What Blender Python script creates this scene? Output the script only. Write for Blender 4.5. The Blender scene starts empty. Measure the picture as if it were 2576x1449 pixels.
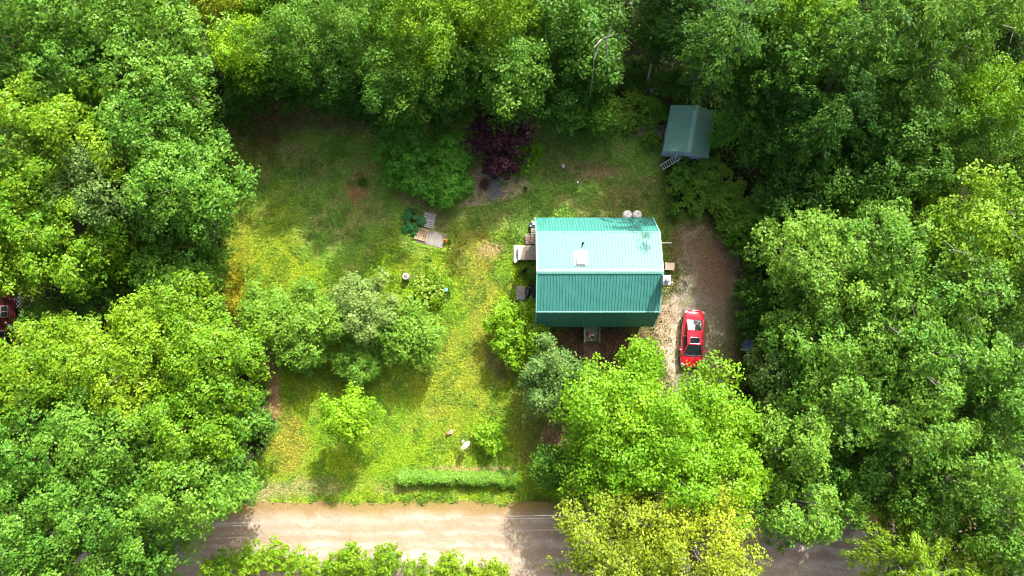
import bpy, math, random
import numpy as np
from mathutils import Vector, Matrix, Euler

# ------------------------------------------------------------------ camera, sky, sun
S = bpy.context.scene
CAMH = 58.0
PXM = 31.0                       # map scale used for the measurements (units of 1/31 m on the ground)
cam_d = bpy.data.cameras.new('camera'); cam = bpy.data.objects.new('camera', cam_d)
S.collection.objects.link(cam); S.camera = cam
cam.location = (0, 0, CAMH); cam.rotation_euler = (0, 0, 0)
cam_d.sensor_width = 36.0
cam_d.lens = 18.0 / ((2576 / PXM / 2) / CAMH)
cam_d.clip_end = 2000
SUN_EL = math.radians(40); SUN_DIR = Vector((0.36, 0.933, 0)).normalized()
w = bpy.data.worlds.new("World"); S.world = w; w.use_nodes = True
nt = w.node_tree; bg = nt.nodes['Background']
sky = nt.nodes.new('ShaderNodeTexSky'); sky.sky_type = 'NISHITA'; sky.sun_disc = False
sky.sun_elevation = SUN_EL; sky.sun_rotation = math.atan2(SUN_DIR.x, SUN_DIR.y)
sky.air_density = 0.45; sky.dust_density = 8.0; sky.ozone_density = 0.0
nt.links.new(sky.outputs[0], bg.inputs[0]); bg.inputs[1].default_value = 0.15
sd = bpy.data.lights.new('sun', 'SUN'); sd.energy = 4.1; sd.angle = math.radians(0.55); sd.color = (1, 0.965, 0.91)
sun = bpy.data.objects.new('sun', sd); S.collection.objects.link(sun)
dv = Vector((SUN_DIR.x * math.cos(SUN_EL), SUN_DIR.y * math.cos(SUN_EL), math.sin(SUN_EL)))
sun.rotation_euler = dv.to_track_quat('Z', 'Y').to_euler()
S.view_settings.view_transform = 'Standard'; S.view_settings.look = 'None'
S.view_settings.exposure = 1.5; S.view_settings.gamma = 1
S.cycles.pixel_filter_type = 'BLACKMAN_HARRIS'; S.cycles.filter_width = 1.15
S.cycles.max_bounces = 6; S.cycles.diffuse_bounces = 2; S.cycles.glossy_bounces = 2
S.cycles.transmission_bounces = 3; S.cycles.transparent_max_bounces = 4
S.cycles.caustics_reflective = False; S.cycles.caustics_refractive = False

COL = S.collection
def at(u, v, z=0.0):             # survey coordinates (1/31 m at ground) -> metres, for a point at height z
    s = PXM * CAMH / (CAMH - z)
    return ((u - 1288) / s, (724.5 - v) / s)

# ------------------------------------------------------------------ helpers
def tag(o, label=None, cat=None, group=None, kind=None):
    if label: o['label'] = label
    if cat: o['category'] = cat
    if group: o['group'] = group
    if kind: o['kind'] = kind
    return o
def empty(name, loc, rz=0.0, label=None, cat=None, group=None, kind=None):
    o = bpy.data.objects.new(name, None); COL.objects.link(o)
    o.empty_display_size = 0.3
    o.location = loc; o.rotation_euler = (0, 0, rz)
    return tag(o, label, cat, group, kind)
def link_obj(name, me, parent=None, loc=None, rz=0.0):
    o = bpy.data.objects.new(name, me); COL.objects.link(o)
    if parent is not None: o.parent = parent
    if loc is not None: o.location = loc
    if rz: o.rotation_euler = (0, 0, rz)
    return o

class MB:
    def __init__(s): s.v = []; s.f = []; s.sm = []
    def add(s, vs, fs, smooth=False):
        b = len(s.v); s.v += [tuple(p) for p in vs]
        for f in fs: s.f.append(tuple(i + b for i in f)); s.sm.append(smooth)
        return s
    def box(s, c, d, rz=0.0, M=None):
        x, y, z = d[0] / 2, d[1] / 2, d[2] / 2
        vs = [Vector((a * x, b * y, e * z)) for a in (-1, 1) for b in (-1, 1) for e in (-1, 1)]
        R = Matrix.Rotation(rz, 3, 'Z') if M is None else M
        vs = [R @ p + Vector(c) for p in vs]
        return s.add(vs, [(0, 1, 3, 2), (4, 6, 7, 5), (0, 4, 5, 1), (2, 3, 7, 6), (0, 2, 6, 4), (1, 5, 7, 3)])
    def tube(s, pts, rad, n=6, cap=True):
        pts = [Vector(p) for p in pts]; rings = []
        if not hasattr(rad, '__len__'): rad = [rad] * len(pts)
        for i, p in enumerate(pts):
            d = (pts[min(i + 1, len(pts) - 1)] - pts[max(i - 1, 0)]).normalized()
            a = d.orthogonal().normalized() if i == 0 else (a - d * a.dot(d)).normalized()
            b = d.cross(a)
            rings.append([p + (a * math.cos(t) + b * math.sin(t)) * rad[i] for t in [2 * math.pi * k / n for k in range(n)]])
        vs = [q for r in rings for q in r]; fs = []
        for i in range(len(pts) - 1):
            for k in range(n):
                k2 = (k + 1) % n
                fs.append((i * n + k, i * n + k2, (i + 1) * n + k2, (i + 1) * n + k))
        s.add(vs, fs, True)
        if cap:
            s.add(rings[0][::-1], [tuple(range(n))]); s.add(rings[-1], [tuple(range(n))])
        return s
    def lathe(s, prof, n=24, c=(0, 0, 0)):
        vs = []; fs = []
        for (r, z) in prof:
            vs += [(c[0] + r * math.cos(2 * math.pi * k / n), c[1] + r * math.sin(2 * math.pi * k / n), c[2] + z) for k in range(n)]
        for i in range(len(prof) - 1):
            for k in range(n):
                k2 = (k + 1) % n
                fs.append((i * n + k, i * n + k2, (i + 1) * n + k2, (i + 1) * n + k))
        return s.add(vs, fs, True)
    def prism(s, poly, z0, z1):
        n = len(poly)
        vs = [(x, y, z0) for x, y in poly] + [(x, y, z1) for x, y in poly]
        fs = [tuple(range(n))[::-1], tuple(range(n, 2 * n))] + [(i, (i + 1) % n, n + (i + 1) % n, n + i) for i in range(n)]
        return s.add(vs, fs)
    def build(s, name, mat, parent=None, loc=None, rz=0.0, bevel=0.0):
        me = bpy.data.meshes.new(name); me.from_pydata(s.v, [], s.f); me.update()
        for p, q in zip(me.polygons, s.sm): p.use_smooth = q
        me.materials.append(mat)
        o = link_obj(name, me, parent, loc, rz)
        if bevel:
            m = o.modifiers.new('bevel', 'BEVEL'); m.width = bevel; m.segments = 2; m.limit_method = 'ANGLE'
        return o

# ------------------------------------------------------------------ numpy noise
def vnoise(x, y, seed):
    rs = np.random.RandomState(seed); T = rs.rand(257, 257)
    xi = np.floor(x).astype(int); yi = np.floor(y).astype(int)
    fx = x - xi; fy = y - yi; fx = fx * fx * (3 - 2 * fx); fy = fy * fy * (3 - 2 * fy)
    xi %= 256; yi %= 256
    return (T[xi, yi] * (1 - fx) + T[xi + 1, yi] * fx) * (1 - fy) + (T[xi, yi + 1] * (1 - fx) + T[xi + 1, yi + 1] * fx) * fy
def fbm(x, y, seed, o=4):
    t = 0; a = 0.5; n = 0
    for i in range(o):
        t = t + a * vnoise(x * 2 ** i + 37.3 * i, y * 2 ** i + 11.7 * i, seed + i); n += a; a *= 0.5
    return t / n
def sst(a, b, x):
    t = np.clip((x - a) / (b - a), 0, 1); return t * t * (3 - 2 * t)

# ------------------------------------------------------------------ materials
MAT = {}
def new_mat(name):
    m = bpy.data.materials.new(name); m.use_nodes = True; MAT[name] = m
    return m, m.node_tree, m.node_tree.nodes['Principled BSDF']
def plain(name, col, rough=0.7, var=0.12, scale=6.0, bump=0.0, metal=0.0, spec=0.4, coat=0.0, col2=None, stretch=None):
    m, t, b = new_mat(name)
    tc = t.nodes.new('ShaderNodeTexCoord'); mp = t.nodes.new('ShaderNodeMapping'); t.links.new(tc.outputs['Object'], mp.inputs[0])
    if stretch: mp.inputs['Scale'].default_value = stretch
    n = t.nodes.new('ShaderNodeTexNoise'); n.inputs['Scale'].default_value = scale; n.inputs['Detail'].default_value = 6
    t.links.new(mp.outputs[0], n.inputs['Vector'])
    r = t.nodes.new('ShaderNodeValToRGB')
    c2 = col2 or tuple(min(1, c * (1 + var)) for c in col)
    c1 = col if col2 else tuple(c * (1 - var) for c in col)
    r.color_ramp.elements[0].color = (*c1, 1); r.color_ramp.elements[1].color = (*c2, 1)
    r.color_ramp.elements[0].position = 0.32; r.color_ramp.elements[1].position = 0.68
    t.links.new(n.outputs[0], r.inputs[0]); t.links.new(r.outputs[0], b.inputs['Base Color'])
    b.inputs['Roughness'].default_value = rough; b.inputs['Metallic'].default_value = metal
    b.inputs['Specular IOR Level'].default_value = spec; b.inputs['Coat Weight'].default_value = coat
    if bump:
        bp = t.nodes.new('ShaderNodeBump'); bp.inputs['Strength'].default_value = bump; bp.inputs['Distance'].default_value = 0.02
        t.links.new(n.outputs[0], bp.inputs['Height']); t.links.new(bp.outputs[0], b.inputs['Normal'])
    return m
def leafmat(name, c0, c1, trans=0.40, rough=0.5):
    m, t, b = new_mat(name)
    a = t.nodes.new('ShaderNodeAttribute'); a.attribute_name = 'tint'
    r = t.nodes.new('ShaderNodeMix'); r.data_type = 'RGBA'
    r.inputs['A'].default_value = (*c0, 1); r.inputs['B'].default_value = (*c1, 1)
    t.links.new(a.outputs['Fac'], r.inputs['Factor']); t.links.new(r.outputs['Result'], b.inputs['Base Color'])
    b.inputs['Roughness'].default_value = rough; b.inputs['Specular IOR Level'].default_value = 0.24
    tr = t.nodes.new('ShaderNodeBsdfTranslucent')
    hs = t.nodes.new('ShaderNodeHueSaturation'); hs.inputs['Hue'].default_value = 0.485; hs.inputs['Value'].default_value = 1.25
    t.links.new(r.outputs['Result'], hs.inputs['Color']); t.links.new(hs.outputs[0], tr.inputs[0])
    mx = t.nodes.new('ShaderNodeMixShader'); mx.inputs[0].default_value = trans
    t.links.new(b.outputs[0], mx.inputs[1]); t.links.new(tr.outputs[0], mx.inputs[2])
    t.links.new(mx.outputs[0], t.nodes['Material Output'].inputs[0])
    return m

leafmat('leaf_lime', (0.095, 0.25, 0.007), (0.21, 0.38, 0.01))
leafmat('leaf_yellowgreen', (0.08, 0.22, 0.008), (0.22, 0.34, 0.012))
leafmat('leaf_green', (0.06, 0.19, 0.016), (0.165, 0.31, 0.028))
leafmat('leaf_mid', (0.042, 0.145, 0.012), (0.12, 0.25, 0.018))
leafmat('leaf_dark', (0.025, 0.095, 0.01), (0.075, 0.19, 0.014))
leafmat('leaf_conifer', (0.024, 0.1, 0.01), (0.12, 0.26, 0.015))
leafmat('leaf_grey', (0.085, 0.175, 0.035), (0.2, 0.3, 0.065))
leafmat('leaf_olive', (0.14, 0.22, 0.012), (0.3, 0.37, 0.02))
leafmat('leaf_fresh', (0.060, 0.24, 0.020), (0.15, 0.40, 0.035))
leafmat('leaf_purple', (0.022, 0.009, 0.015), (0.075, 0.02, 0.03), 0.2)
leafmat('leaf_grass', (0.06, 0.13, 0.010), (0.20, 0.25, 0.015), 0.3)
plain('bark', (0.13, 0.10, 0.07), 0.9, 0.3, 8, 0.5)
plain('pale_bark', (0.24, 0.22, 0.19), 0.85, 0.25, 8, 0.4)

# ------------------------------------------------------------------ leaves
def leaf_mesh(name, P, N, L, W, tint, mat, rng, col=None, T=None):
    n = len(P)
    N = N / np.linalg.norm(N, axis=1, keepdims=True)
    if T is None: T = rng.normal(size=(n, 3))
    T = T - N * (T * N).sum(1, keepdims=True); T /= (np.linalg.norm(T, axis=1, keepdims=True) + 1e-9)
    B = np.cross(N, T)
    L = np.asarray(L).reshape(-1, 1) * np.ones((n, 1)); W = np.asarray(W).reshape(-1, 1) * np.ones((n, 1))
    co = np.empty((n, 4, 3), np.float32)
    co[:, 0] = P - T * L / 2; co[:, 1] = P + B * W / 2 + T * L * 0.08; co[:, 2] = P + T * L / 2 - N * L * 0.12; co[:, 3] = P - B * W / 2 + T * L * 0.08
    me = bpy.data.meshes.new(name)
    me.vertices.add(4 * n); me.vertices.foreach_set('co', co.ravel())
    me.loops.add(4 * n); me.loops.foreach_set('vertex_index', np.arange(4 * n, dtype=np.int32))
    me.polygons.add(n); me.polygons.foreach_set('loop_start', np.arange(0, 4 * n, 4, dtype=np.int32))
    me.update(calc_edges=True)
    a = me.attributes.new('tint', 'FLOAT', 'FACE'); a.data.foreach_set('value', np.clip(tint, 0, 1).astype(np.float32))
    if col is not None:
        a = me.attributes.new('col', 'FLOAT_COLOR', 'FACE')
        c4 = np.ones((n, 4), np.float32); c4[:, :3] = col; a.data.foreach_set('color', c4.ravel())
    me.materials.append(mat)
    return me

STY = {   # leaf length, width ratio, coverage, clump factor, flatness, droop, twig spread
    'broad':   (0.225, 0.62, 1.35, 0.22, 0.60, 0.40, 0.14),
    'big':     (0.205, 0.75, 1.40, 0.21, 0.55, 0.35, 0.18),
    'fine':    (0.185, 0.50, 1.15, 0.20, 0.60, 0.80, 0.13),
    'conifer': (0.24, 0.32, 1.1, 0.20, 0.30, 0.60, 0.11),
    'sparse':  (0.22, 0.60, 1.0, 0.23, 0.50, 0.30, 0.17),
    'full':    (0.205, 0.66, 2.0, 0.24, 0.65, 0.40, 0.13),
    'dome':    (0.19, 0.70, 2.2, 0.19, 0.90, 0.30, 0.09),
    'dense':   (0.13, 0.60, 2.2, 0.20, 0.80, 0.20, 0.07),
    'shrub':   (0.19, 0.66, 1.5, 0.24, 0.80, 0.40, 0.09),
}
def crown_arrays(rng, R, Hc, zc, style, squash=(1, 1), low=-0.3, lobes=1.0):
    Ll, Wr, cov, cf, flat, droop, sp = STY[style]
    cs0 = min(max(cf * R, 0.28 if R < 1.5 else 0.5), 1.05)
    area = 2 * math.pi * (1 - low) / 2 * 2 * (R * R * 0.5 + R * Hc * 0.5)
    nc = max(7, int(area / (math.pi * cs0 * cs0) * 1.15)); ni = int(nc * 0.30)
    k = np.arange(nc + ni)
    ct = np.where(k < nc, 1 - (1 - low) * ((k + 0.5) / nc), rng.uniform(-0.3, 0.8, nc + ni))
    ph = k * 2.39996 + rng.uniform(0, 6.28) + rng.normal(0, 0.25, nc + ni)
    ct = np.clip(ct + rng.normal(0, 0.06, nc + ni), -0.6, 1)
    stt = np.sqrt(1 - ct * ct)
    p1, p2, p3 = rng.uniform(0, 6.28, 3)
    rf = 1 + lobes * (0.13 * np.sin(3 * ph + p1) + 0.08 * np.sin(5 * ph + p2) + 0.06 * np.sin(8 * ph + p3 + 3 * ct)) + rng.normal(0, 0.15 * lobes, nc + ni)
    rf = np.where(k < nc, rf * rng.uniform(0.86, 1.04, nc + ni), rf * rng.uniform(0.35, 0.75, nc + ni))
    rin = R - 0.55 * cs0; hin = max(Hc - 0.4 * cs0, 0.3 * Hc)
    C = np.stack([rin * stt * np.cos(ph) * rf * squash[0], rin * stt * np.sin(ph) * rf * squash[1], zc + hin * ct * rf], 1)
    keep = rng.rand(nc + ni) > (0.12 if style != 'dense' else 0.0)
    C = C[keep]; nc2 = len(C); out = C * np.array([1, 1, 0]); rr = np.linalg.norm(out, axis=1, keepdims=True) + 1e-6; out = out / rr
    cs = cs0 * rng.uniform(0.75, 1.3, nc2)
    area_leaf = Ll * Ll * Wr * 0.5; K = 7
    ns = np.maximum(3, (math.pi * cs * cs * cov / area_leaf / K).astype(int))
    ci = np.repeat(np.arange(nc2), ns); m = len(ci)
    v = rng.normal(size=(m, 3)); v[:, 2] = np.abs(v[:, 2]) * 0.9 - 0.15; v /= np.linalg.norm(v, axis=1, keepdims=True)
    rad = rng.uniform(0.55, 1.08, m)[:, None]
    if style in ('conifer',):     # sprays stretched outwards
        el = 1.0 + 0.7 * 1.0
        side = np.stack([-out[:, 1], out[:, 0], np.zeros(nc2)], 1)
        a = (v * out[ci]).sum(1, keepdims=True); b = (v * side[ci]).sum(1, keepdims=True)
        vv = out[ci] * a * el + side[ci] * b * 0.6 + np.array([0, 0, 1]) * v[:, 2:3] * flat
    else:
        vv = v * np.array([1, 1, flat])
    o_amt = (vv * out[ci]).sum(1, keepdims=True)
    sub = C[ci] + vv * rad * cs[ci][:, None]
    sub[:, 2:3] -= droop * np.maximum(o_amt, -0.2) * cs[ci][:, None] * 0.6
    li = np.repeat(np.arange(m), K); n = len(li)
    P = sub[li] + rng.normal(size=(n, 3)) * sp * np.array([1, 1, 0.6])
    up = np.array([0, 0, 1.0])
    N = up * 0.75 + v[li] * 0.65 + rng.normal(size=(n, 3)) * 0.42
    if style == 'fine': N = up * 0.45 + v[li] * 0.8 + rng.normal(size=(n, 3)) * 0.5
    T = None
    if style == 'conifer': T = out[ci][li] * 1.3 + rng.normal(size=(n, 3)) * 0.55 + np.array([0, 0, -0.4])
    tint = 0.42 + rng.normal(0, 0.13, nc2)[ci][li] + rng.normal(0, 0.10, m)[li] + rng.normal(0, 0.16, n)
    L = Ll * rng.uniform(0.65, 1.25, n); 
    ok = P[:, 2] > 0.05
    if T is not None: T = T[ok]
    return P[ok], N[ok], L[ok], L[ok] * Wr, tint[ok], C, T

def limbs_mesh(rng, C, H, zc, R, base_r, nl, mb, tw=0):
    top = Vector((0, 0, zc + 0.25 * (H - zc)))
    bend = Vector((rng.normal(0, 0.15), rng.normal(0, 0.15), 0))
    mb.tube([(0, 0, -0.05), (bend.x, bend.y, zc * 0.45), (bend.x * 0.5, bend.y * 0.5, zc), top], [base_r * 1.25, base_r, base_r * 0.7, base_r * 0.3], 7)
    idx = rng.permutation(len(C))[:nl]
    for i in idx:
        c = Vector(C[i]); z0 = zc * rng.uniform(0.45, 0.95)
        s = Vector((bend.x * 0.7, bend.y * 0.7, min(z0, c.z - 0.1 if c.z > 0.6 else 0.4)))
        mid = s.lerp(c, 0.5) + Vector((rng.normal(0, 0.2), rng.normal(0, 0.2), 0.10 * R))
        mb.tube([s, mid, c], [base_r * 0.45, base_r * 0.28, base_r * 0.08], 5, False)
        for _ in range(tw):
            d = Vector(rng.normal(size=3)); d.z = abs(d.z) * 0.5; e = c + d.normalized() * rng.uniform(0.5, 1.1)
            mb.tube([mid.lerp(c, 0.6), e], [base_r * 0.12, 0.008], 3, False)
NTREE = [0]; LEAVES = [0]
def tree(name, label, cat, u, v, rpx, H, mat, style='broad', group=None, Hc=None, bark='bark', squash=(1, 1), low=-0.3, lobes=1.0, tw=0, nl=None, world=None, shift=0.0):
    NTREE[0] += 1; rng = np.random.RandomState(1000 + NTREE[0] * 7)
    bush = H < 3.6
    if Hc is None: Hc = H * (0.40 if not bush else 0.47)
    zc = H - Hc
    if world: x, y = world; R = rpx
    else:
        x, y = at(u, v, zc); R = rpx / (PXM * CAMH / (CAMH - zc))
    root = empty(name, (x, y, 0), 0, label, cat, group)
    P, N, L, W, tint, C, T = crown_arrays(rng, R, Hc, zc, style, squash, low if not bush else -0.15, lobes)
    tint = tint + shift + rng.uniform(-0.2, 0.2)
    me = leaf_mesh('crown', P, N, L, W, tint, MAT[mat], rng, T=T); link_obj('crown', me, root); LEAVES[0] += len(P)
    mb = MB(); limbs_mesh(rng, C, H, zc, R, (0.05 + 0.011 * H) if not bush else 0.035, nl if nl is not None else (16 if not bush else 8), mb, tw)
    mb.build('trunk' if not bush else 'stem', MAT[bark], root)
    return root

# ------------------------------------------------------------------ ground
def poly_dist(X, Y, poly):   # signed distance (positive inside) to a polygon
    inside = np.zeros(X.shape, bool); d = np.full(X.shape, 1e9)
    n = len(poly)
    for i in range(n):
        x1, y1 = poly[i]; x2, y2 = poly[(i + 1) % n]
        c = ((y1 > Y) != (y2 > Y)) & (X < (x2 - x1) * (Y - y1) / (y2 - y1 + 1e-12) + x1); inside ^= c
        t = np.clip(((X - x1) * (x2 - x1) + (Y - y1) * (y2 - y1)) / ((x2 - x1) ** 2 + (y2 - y1) ** 2), 0, 1)
        d = np.minimum(d, np.hypot(X - x1 - t * (x2 - x1), Y - y1 - t * (y2 - y1)))
    return np.where(inside, d, -d)
LAWN = [at(*p) for p in [(575, 235), (720, 250), (900, 265), (1100, 275), (1250, 270), (1380, 300), (1480, 330), (1560, 330), (1640, 330), (1680, 420), (1700, 520), (1760, 560), (1830, 610), (1850, 700),
        (1830, 960), (1500, 960), (1440, 1180), (1430, 1262), (600, 1262), (640, 1180), (690, 1060), (650, 900), (600, 800), (555, 700), (570, 560), (610, 480), (560, 350)]]
DRIVE = [at(*p) for p in [(1712, 570), (1775, 572), (1822, 600), (1856, 650), (1866, 720), (1858, 800), (1845, 880), (1840, 960), (1850, 1100), (1870, 1275), (1700, 1275), (1690, 1100), (1672, 940), (1650, 880), (1640, 830), (1655, 770), (1688, 735), (1710, 690), (1700, 620)]]
def ell(X, Y, u, v, ru, rv, seed, soft=0.5):
    cx, cy = at(u, v); r = np.sqrt(((X - cx) / (ru / PXM)) ** 2 + ((Y - cy) / (rv / PXM)) ** 2)
    return 1 - sst(1 - soft, 1 + soft, r + (fbm(X * 1.1, Y * 1.1, seed) - 0.5) * 1.1)
def ground_color(X, Y):
    A = np.array
    c = np.zeros(X.shape + (3,))
    n1 = fbm(X * 0.22, Y * 0.22, 5); n2 = fbm(X * 0.7, Y * 0.7, 15); n3 = fbm(X * 2.3, Y * 2.3, 25)
    def mix(c, col, f): return c * (1 - f[..., None]) + A(col) * f[..., None]
    c[:] = (0.160, 0.255, 0.008)
    c = mix(c, (0.125, 0.255, 0.014), sst(0.45, 0.62, n1 * 0.6 + n2 * 0.4) * 0.7)
    c = mix(c, (0.23, 0.25, 0.030), sst(0.53, 0.68, n2) * 0.45)
    c = mix(c, (0.095, 0.22, 0.014), sst(0.60, 0.72, n3) * 0.35)
    back = sst(1.0, 6.0, Y + (n1 - 0.5) * 5)
    c = mix(c, (0.150, 0.270, 0.050), back * 0.8)  # greener back lawn, its colour also raised to lift the tree shade there
    c = mix(c, (0.25, 0.23, 0.09), back * sst(0.55, 0.68, n2) * 0.5)
    for (u, v, ru, rv, col, a) in [
        (600, 620, 40, 150, (0.25, 0.25, 0.010), .6), (585, 720, 25, 80, (0.30, 0.26, 0.012), .6), (700, 620, 60, 130, (0.21, 0.27, 0.010), .6),
        (903, 470, 27, 42, (0.30, 0.19, 0.09), .9), (1190, 620, 60, 60, (0.24, 0.21, 0.05), .6), (1215, 780, 45, 190, (0.24, 0.23, 0.035), .6),
        (1080, 560, 55, 45, (0.20, 0.17, 0.08), .7), (1240, 630, 30, 18, (0.34, 0.26, 0.12), .8), (1500, 432, 70, 24, (0.26, 0.20, 0.10), .85), (1400, 400, 60, 60, (0.14, 0.15, 0.05), .6),
        (1560, 500, 70, 30, (0.20, 0.18, 0.06), .6), (1240, 1183, 55, 10, (0.36, 0.26, 0.13), .8), (1130, 1178, 60, 9, (0.32, 0.26, 0.12), .6),
        (640, 1235, 70, 25, (0.30, 0.25, 0.13), .7), (790, 1225, 90, 22, (0.26, 0.24, 0.11), .6), (1000, 1230, 60, 12, (0.24, 0.22, 0.08), .5),
        (690, 1000, 16, 70, (0.34, 0.22, 0.13), .9), (672, 900, 20, 50, (0.30, 0.21, 0.11), .7), (720, 1110, 45, 80, (0.23, 0.20, 0.03), .7), (880, 960, 120, 30, (0.14, 0.17, 0.03), .4),
        (1260, 900, 35, 60, (0.17, 0.14, 0.06), .7), (1120, 950, 90, 120, (0.21, 0.22, 0.025), .5), (1350, 1030, 70, 160, (0.13, 0.12, 0.03), .6), (1400, 1110, 40, 50, (0.22, 0.14, 0.09), .7),
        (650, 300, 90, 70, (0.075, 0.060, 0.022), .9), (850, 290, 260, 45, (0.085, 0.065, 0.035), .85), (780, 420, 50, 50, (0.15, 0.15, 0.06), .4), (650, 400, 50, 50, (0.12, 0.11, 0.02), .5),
        (1690, 800, 40, 60, (0.36, 0.27, 0.16), .8), (1600, 500, 90, 50, (0.16, 0.15, 0.05), .4),
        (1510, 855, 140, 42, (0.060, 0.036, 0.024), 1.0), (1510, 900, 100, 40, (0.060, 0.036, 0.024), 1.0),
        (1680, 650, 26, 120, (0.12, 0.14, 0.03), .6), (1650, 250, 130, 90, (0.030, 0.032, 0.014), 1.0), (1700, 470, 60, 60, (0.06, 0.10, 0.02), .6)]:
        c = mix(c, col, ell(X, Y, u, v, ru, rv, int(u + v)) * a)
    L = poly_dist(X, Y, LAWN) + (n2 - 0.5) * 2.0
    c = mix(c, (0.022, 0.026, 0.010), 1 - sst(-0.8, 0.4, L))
    D = poly_dist(X, Y, DRIVE) + (n3 - 0.5) * 0.8
    c = mix(c, (0.13, 0.10, 0.055), sst(-1.2, 0.0, D) * 0.8)
    return c
def axis(lo, hi, step, far):
    f = np.arange(lo, hi + 1e-6, step); e = [step * 4 * 1.5 ** i for i in range(12)]
    r = []; a = hi
    for k in e:
        a += k
        r.append(min(a, far))
        if a >= far: break
    l = []; a = lo
    for k in e:
        a -= k
        l.append(max(a, -far))
        if a <= -far: break
    return np.array(l[::-1] + list(f) + r)
def sheet(name, xs, ys, z, mat, colf):
    X, Y = np.meshgrid(xs, ys, indexing='ij'); nx, ny = X.shape
    co = np.stack([X, Y, np.full_like(X, z)], -1).reshape(-1, 3)
    i = np.arange(nx - 1)[:, None] * ny + np.arange(ny - 1)[None, :]
    F = np.stack([i, i + ny, i + ny + 1, i + 1], -1).reshape(-1, 4)
    me = bpy.data.meshes.new(name)
    me.vertices.add(len(co)); me.vertices.foreach_set('co', co.astype(np.float32).ravel())
    me.loops.add(F.size); me.loops.foreach_set('vertex_index', F.astype(np.int32).ravel())
    me.polygons.add(len(F)); me.polygons.foreach_set('loop_start', np.arange(0, F.size, 4, dtype=np.int32))
    me.update(calc_edges=True)
    c4 = np.ones((nx * ny, 4), np.float32); c4[:, :3] = colf(X, Y).reshape(-1, 3)
    a = me.attributes.new('col', 'FLOAT_COLOR', 'POINT'); a.data.foreach_set('color', c4.ravel())
    me.materials.append(mat)
    return me
def colmat(name, fine=18.0, amt=0.35, bump=0.6, rough=0.95, speck=None):
    m, t, b = new_mat(name)
    a = t.nodes.new('ShaderNodeAttribute'); a.attribute_name = 'col'
    tc = t.nodes.new('ShaderNodeTexCoord')
    n = t.nodes.new('ShaderNodeTexNoise'); n.inputs['Scale'].default_value = fine; n.inputs['Detail'].default_value = 5; n.inputs['Roughness'].default_value = 0.7
    t.links.new(tc.outputs['Object'], n.inputs['Vector'])
    mr = t.nodes.new('ShaderNodeMapRange'); mr.inputs[1].default_value = 0.3; mr.inputs[2].default_value = 0.7
    mr.inputs[3].default_value = 1 - amt; mr.inputs[4].default_value = 1 + amt
    t.links.new(n.outputs[0], mr.inputs[0])
    mx = t.nodes.new('ShaderNodeVectorMath'); mx.operation = 'SCALE'
    t.links.new(a.outputs['Color'], mx.inputs[0]); t.links.new(mr.outputs[0], mx.inputs['Scale'])
    t.links.new(mx.outputs[0], b.inputs['Base Color']); b.inputs['Roughness'].default_value = rough; b.inputs['Specular IOR Level'].default_value = 0.15
    bp = t.nodes.new('ShaderNodeBump'); bp.inputs['Strength'].default_value = bump; bp.inputs['Distance'].default_value = 0.05
    t.links.new(n.outputs[0], bp.inputs['Height']); t.links.new(bp.outputs[0], b.inputs['Normal'])
    return m
gx = axis(-46, 46, 0.25, 500); gy = axis(-28, 28, 0.25, 500)
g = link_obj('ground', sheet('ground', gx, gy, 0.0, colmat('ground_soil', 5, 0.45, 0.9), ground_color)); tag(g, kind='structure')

# road: a dirt road along the bottom of the plot
ROAD_T, ROAD_B = -17.35, -23.8
def road_color(X, Y):
    c = np.zeros(X.shape + (3,)); v = (ROAD_T - Y)
    st = fbm(X * 0.05, Y * 3.2, 71); pa = fbm(X * 0.45, Y * 1.3, 81); sp = fbm(X * 1.6, Y * 3.0, 91)
    c[:] = (0.255, 0.225, 0.175)
    def mix(c, col, f): return c * (1 - f[..., None]) + np.array(col) * f[..., None]
    c = mix(c, (0.35, 0.305, 0.24), sst(0.42, 0.62, pa) * 0.9)
    c = mix(c, (0.23, 0.18, 0.125), sst(0.46, 0.62, st) * 0.85)
    c = mix(c, (0.21, 0.16, 0.105), sst(0.50, 0.64, sp) * 0.6)
    edge = 1 - sst(0.5, 1.7, v + (fbm(X * 0.25, Y * 0.4, 61) - .5) * 1.1 - 0.15 * sst(-5, -18, X))
    c = mix(c, (0.185, 0.13, 0.050), edge * 0.95)
    edge2 = 1 - sst(0.1, 0.9, v + (fbm(X * 0.3, Y, 62) - .5) * 0.7)
    c = mix(c, (0.15, 0.13, 0.035), edge2 * sst(-19, -8, X) * 0.8)
    bot = 1 - sst(0.2, 1.8, (Y - ROAD_B) + (fbm(X * 0.3, Y, 63) - .5) * 1.0)
    c = mix(c, (0.26, 0.20, 0.14), bot * 0.7)
    return c
rx = np.arange(-70, 70.1, 0.3); rn = 26
me = sheet('road', rx, np.linspace(0, 1, rn), 0.0, colmat('road_dirt', 7, 0.26, 0.5), lambda X, Y: np.zeros(X.shape + (3,)))
tt = np.linspace(0, 1, rn)
top = ROAD_T + (fbm(rx * 0.9, rx * 0, 33) - .5) * 0.5 - 0.0016 * np.clip(rx - 10, 0, 99) ** 2 - 0.0006 * np.clip(-rx - 22, 0, 99) ** 2
botl = ROAD_B + (fbm(rx * 0.8, rx * 0 + 3, 34) - .5) * 0.8 - 0.0016 * np.clip(rx - 10, 0, 99) ** 2
XX = np.repeat(rx[:, None], rn, 1); YY = top[:, None] * (1 - tt) + botl[:, None] * tt
co = np.stack([XX, YY, np.full_like(XX, 0.006)], -1).astype(np.float32)
me.vertices.foreach_set('co', co.ravel())
YC = ROAD_T * (1 - tt) + ROAD_B * tt + 0 * XX
c4 = np.ones((XX.size, 4), np.float32); c4[:, :3] = road_color(XX, YC).reshape(-1, 3); me.attributes['col'].data.foreach_set('color', c4.ravel()); me.update()
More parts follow.
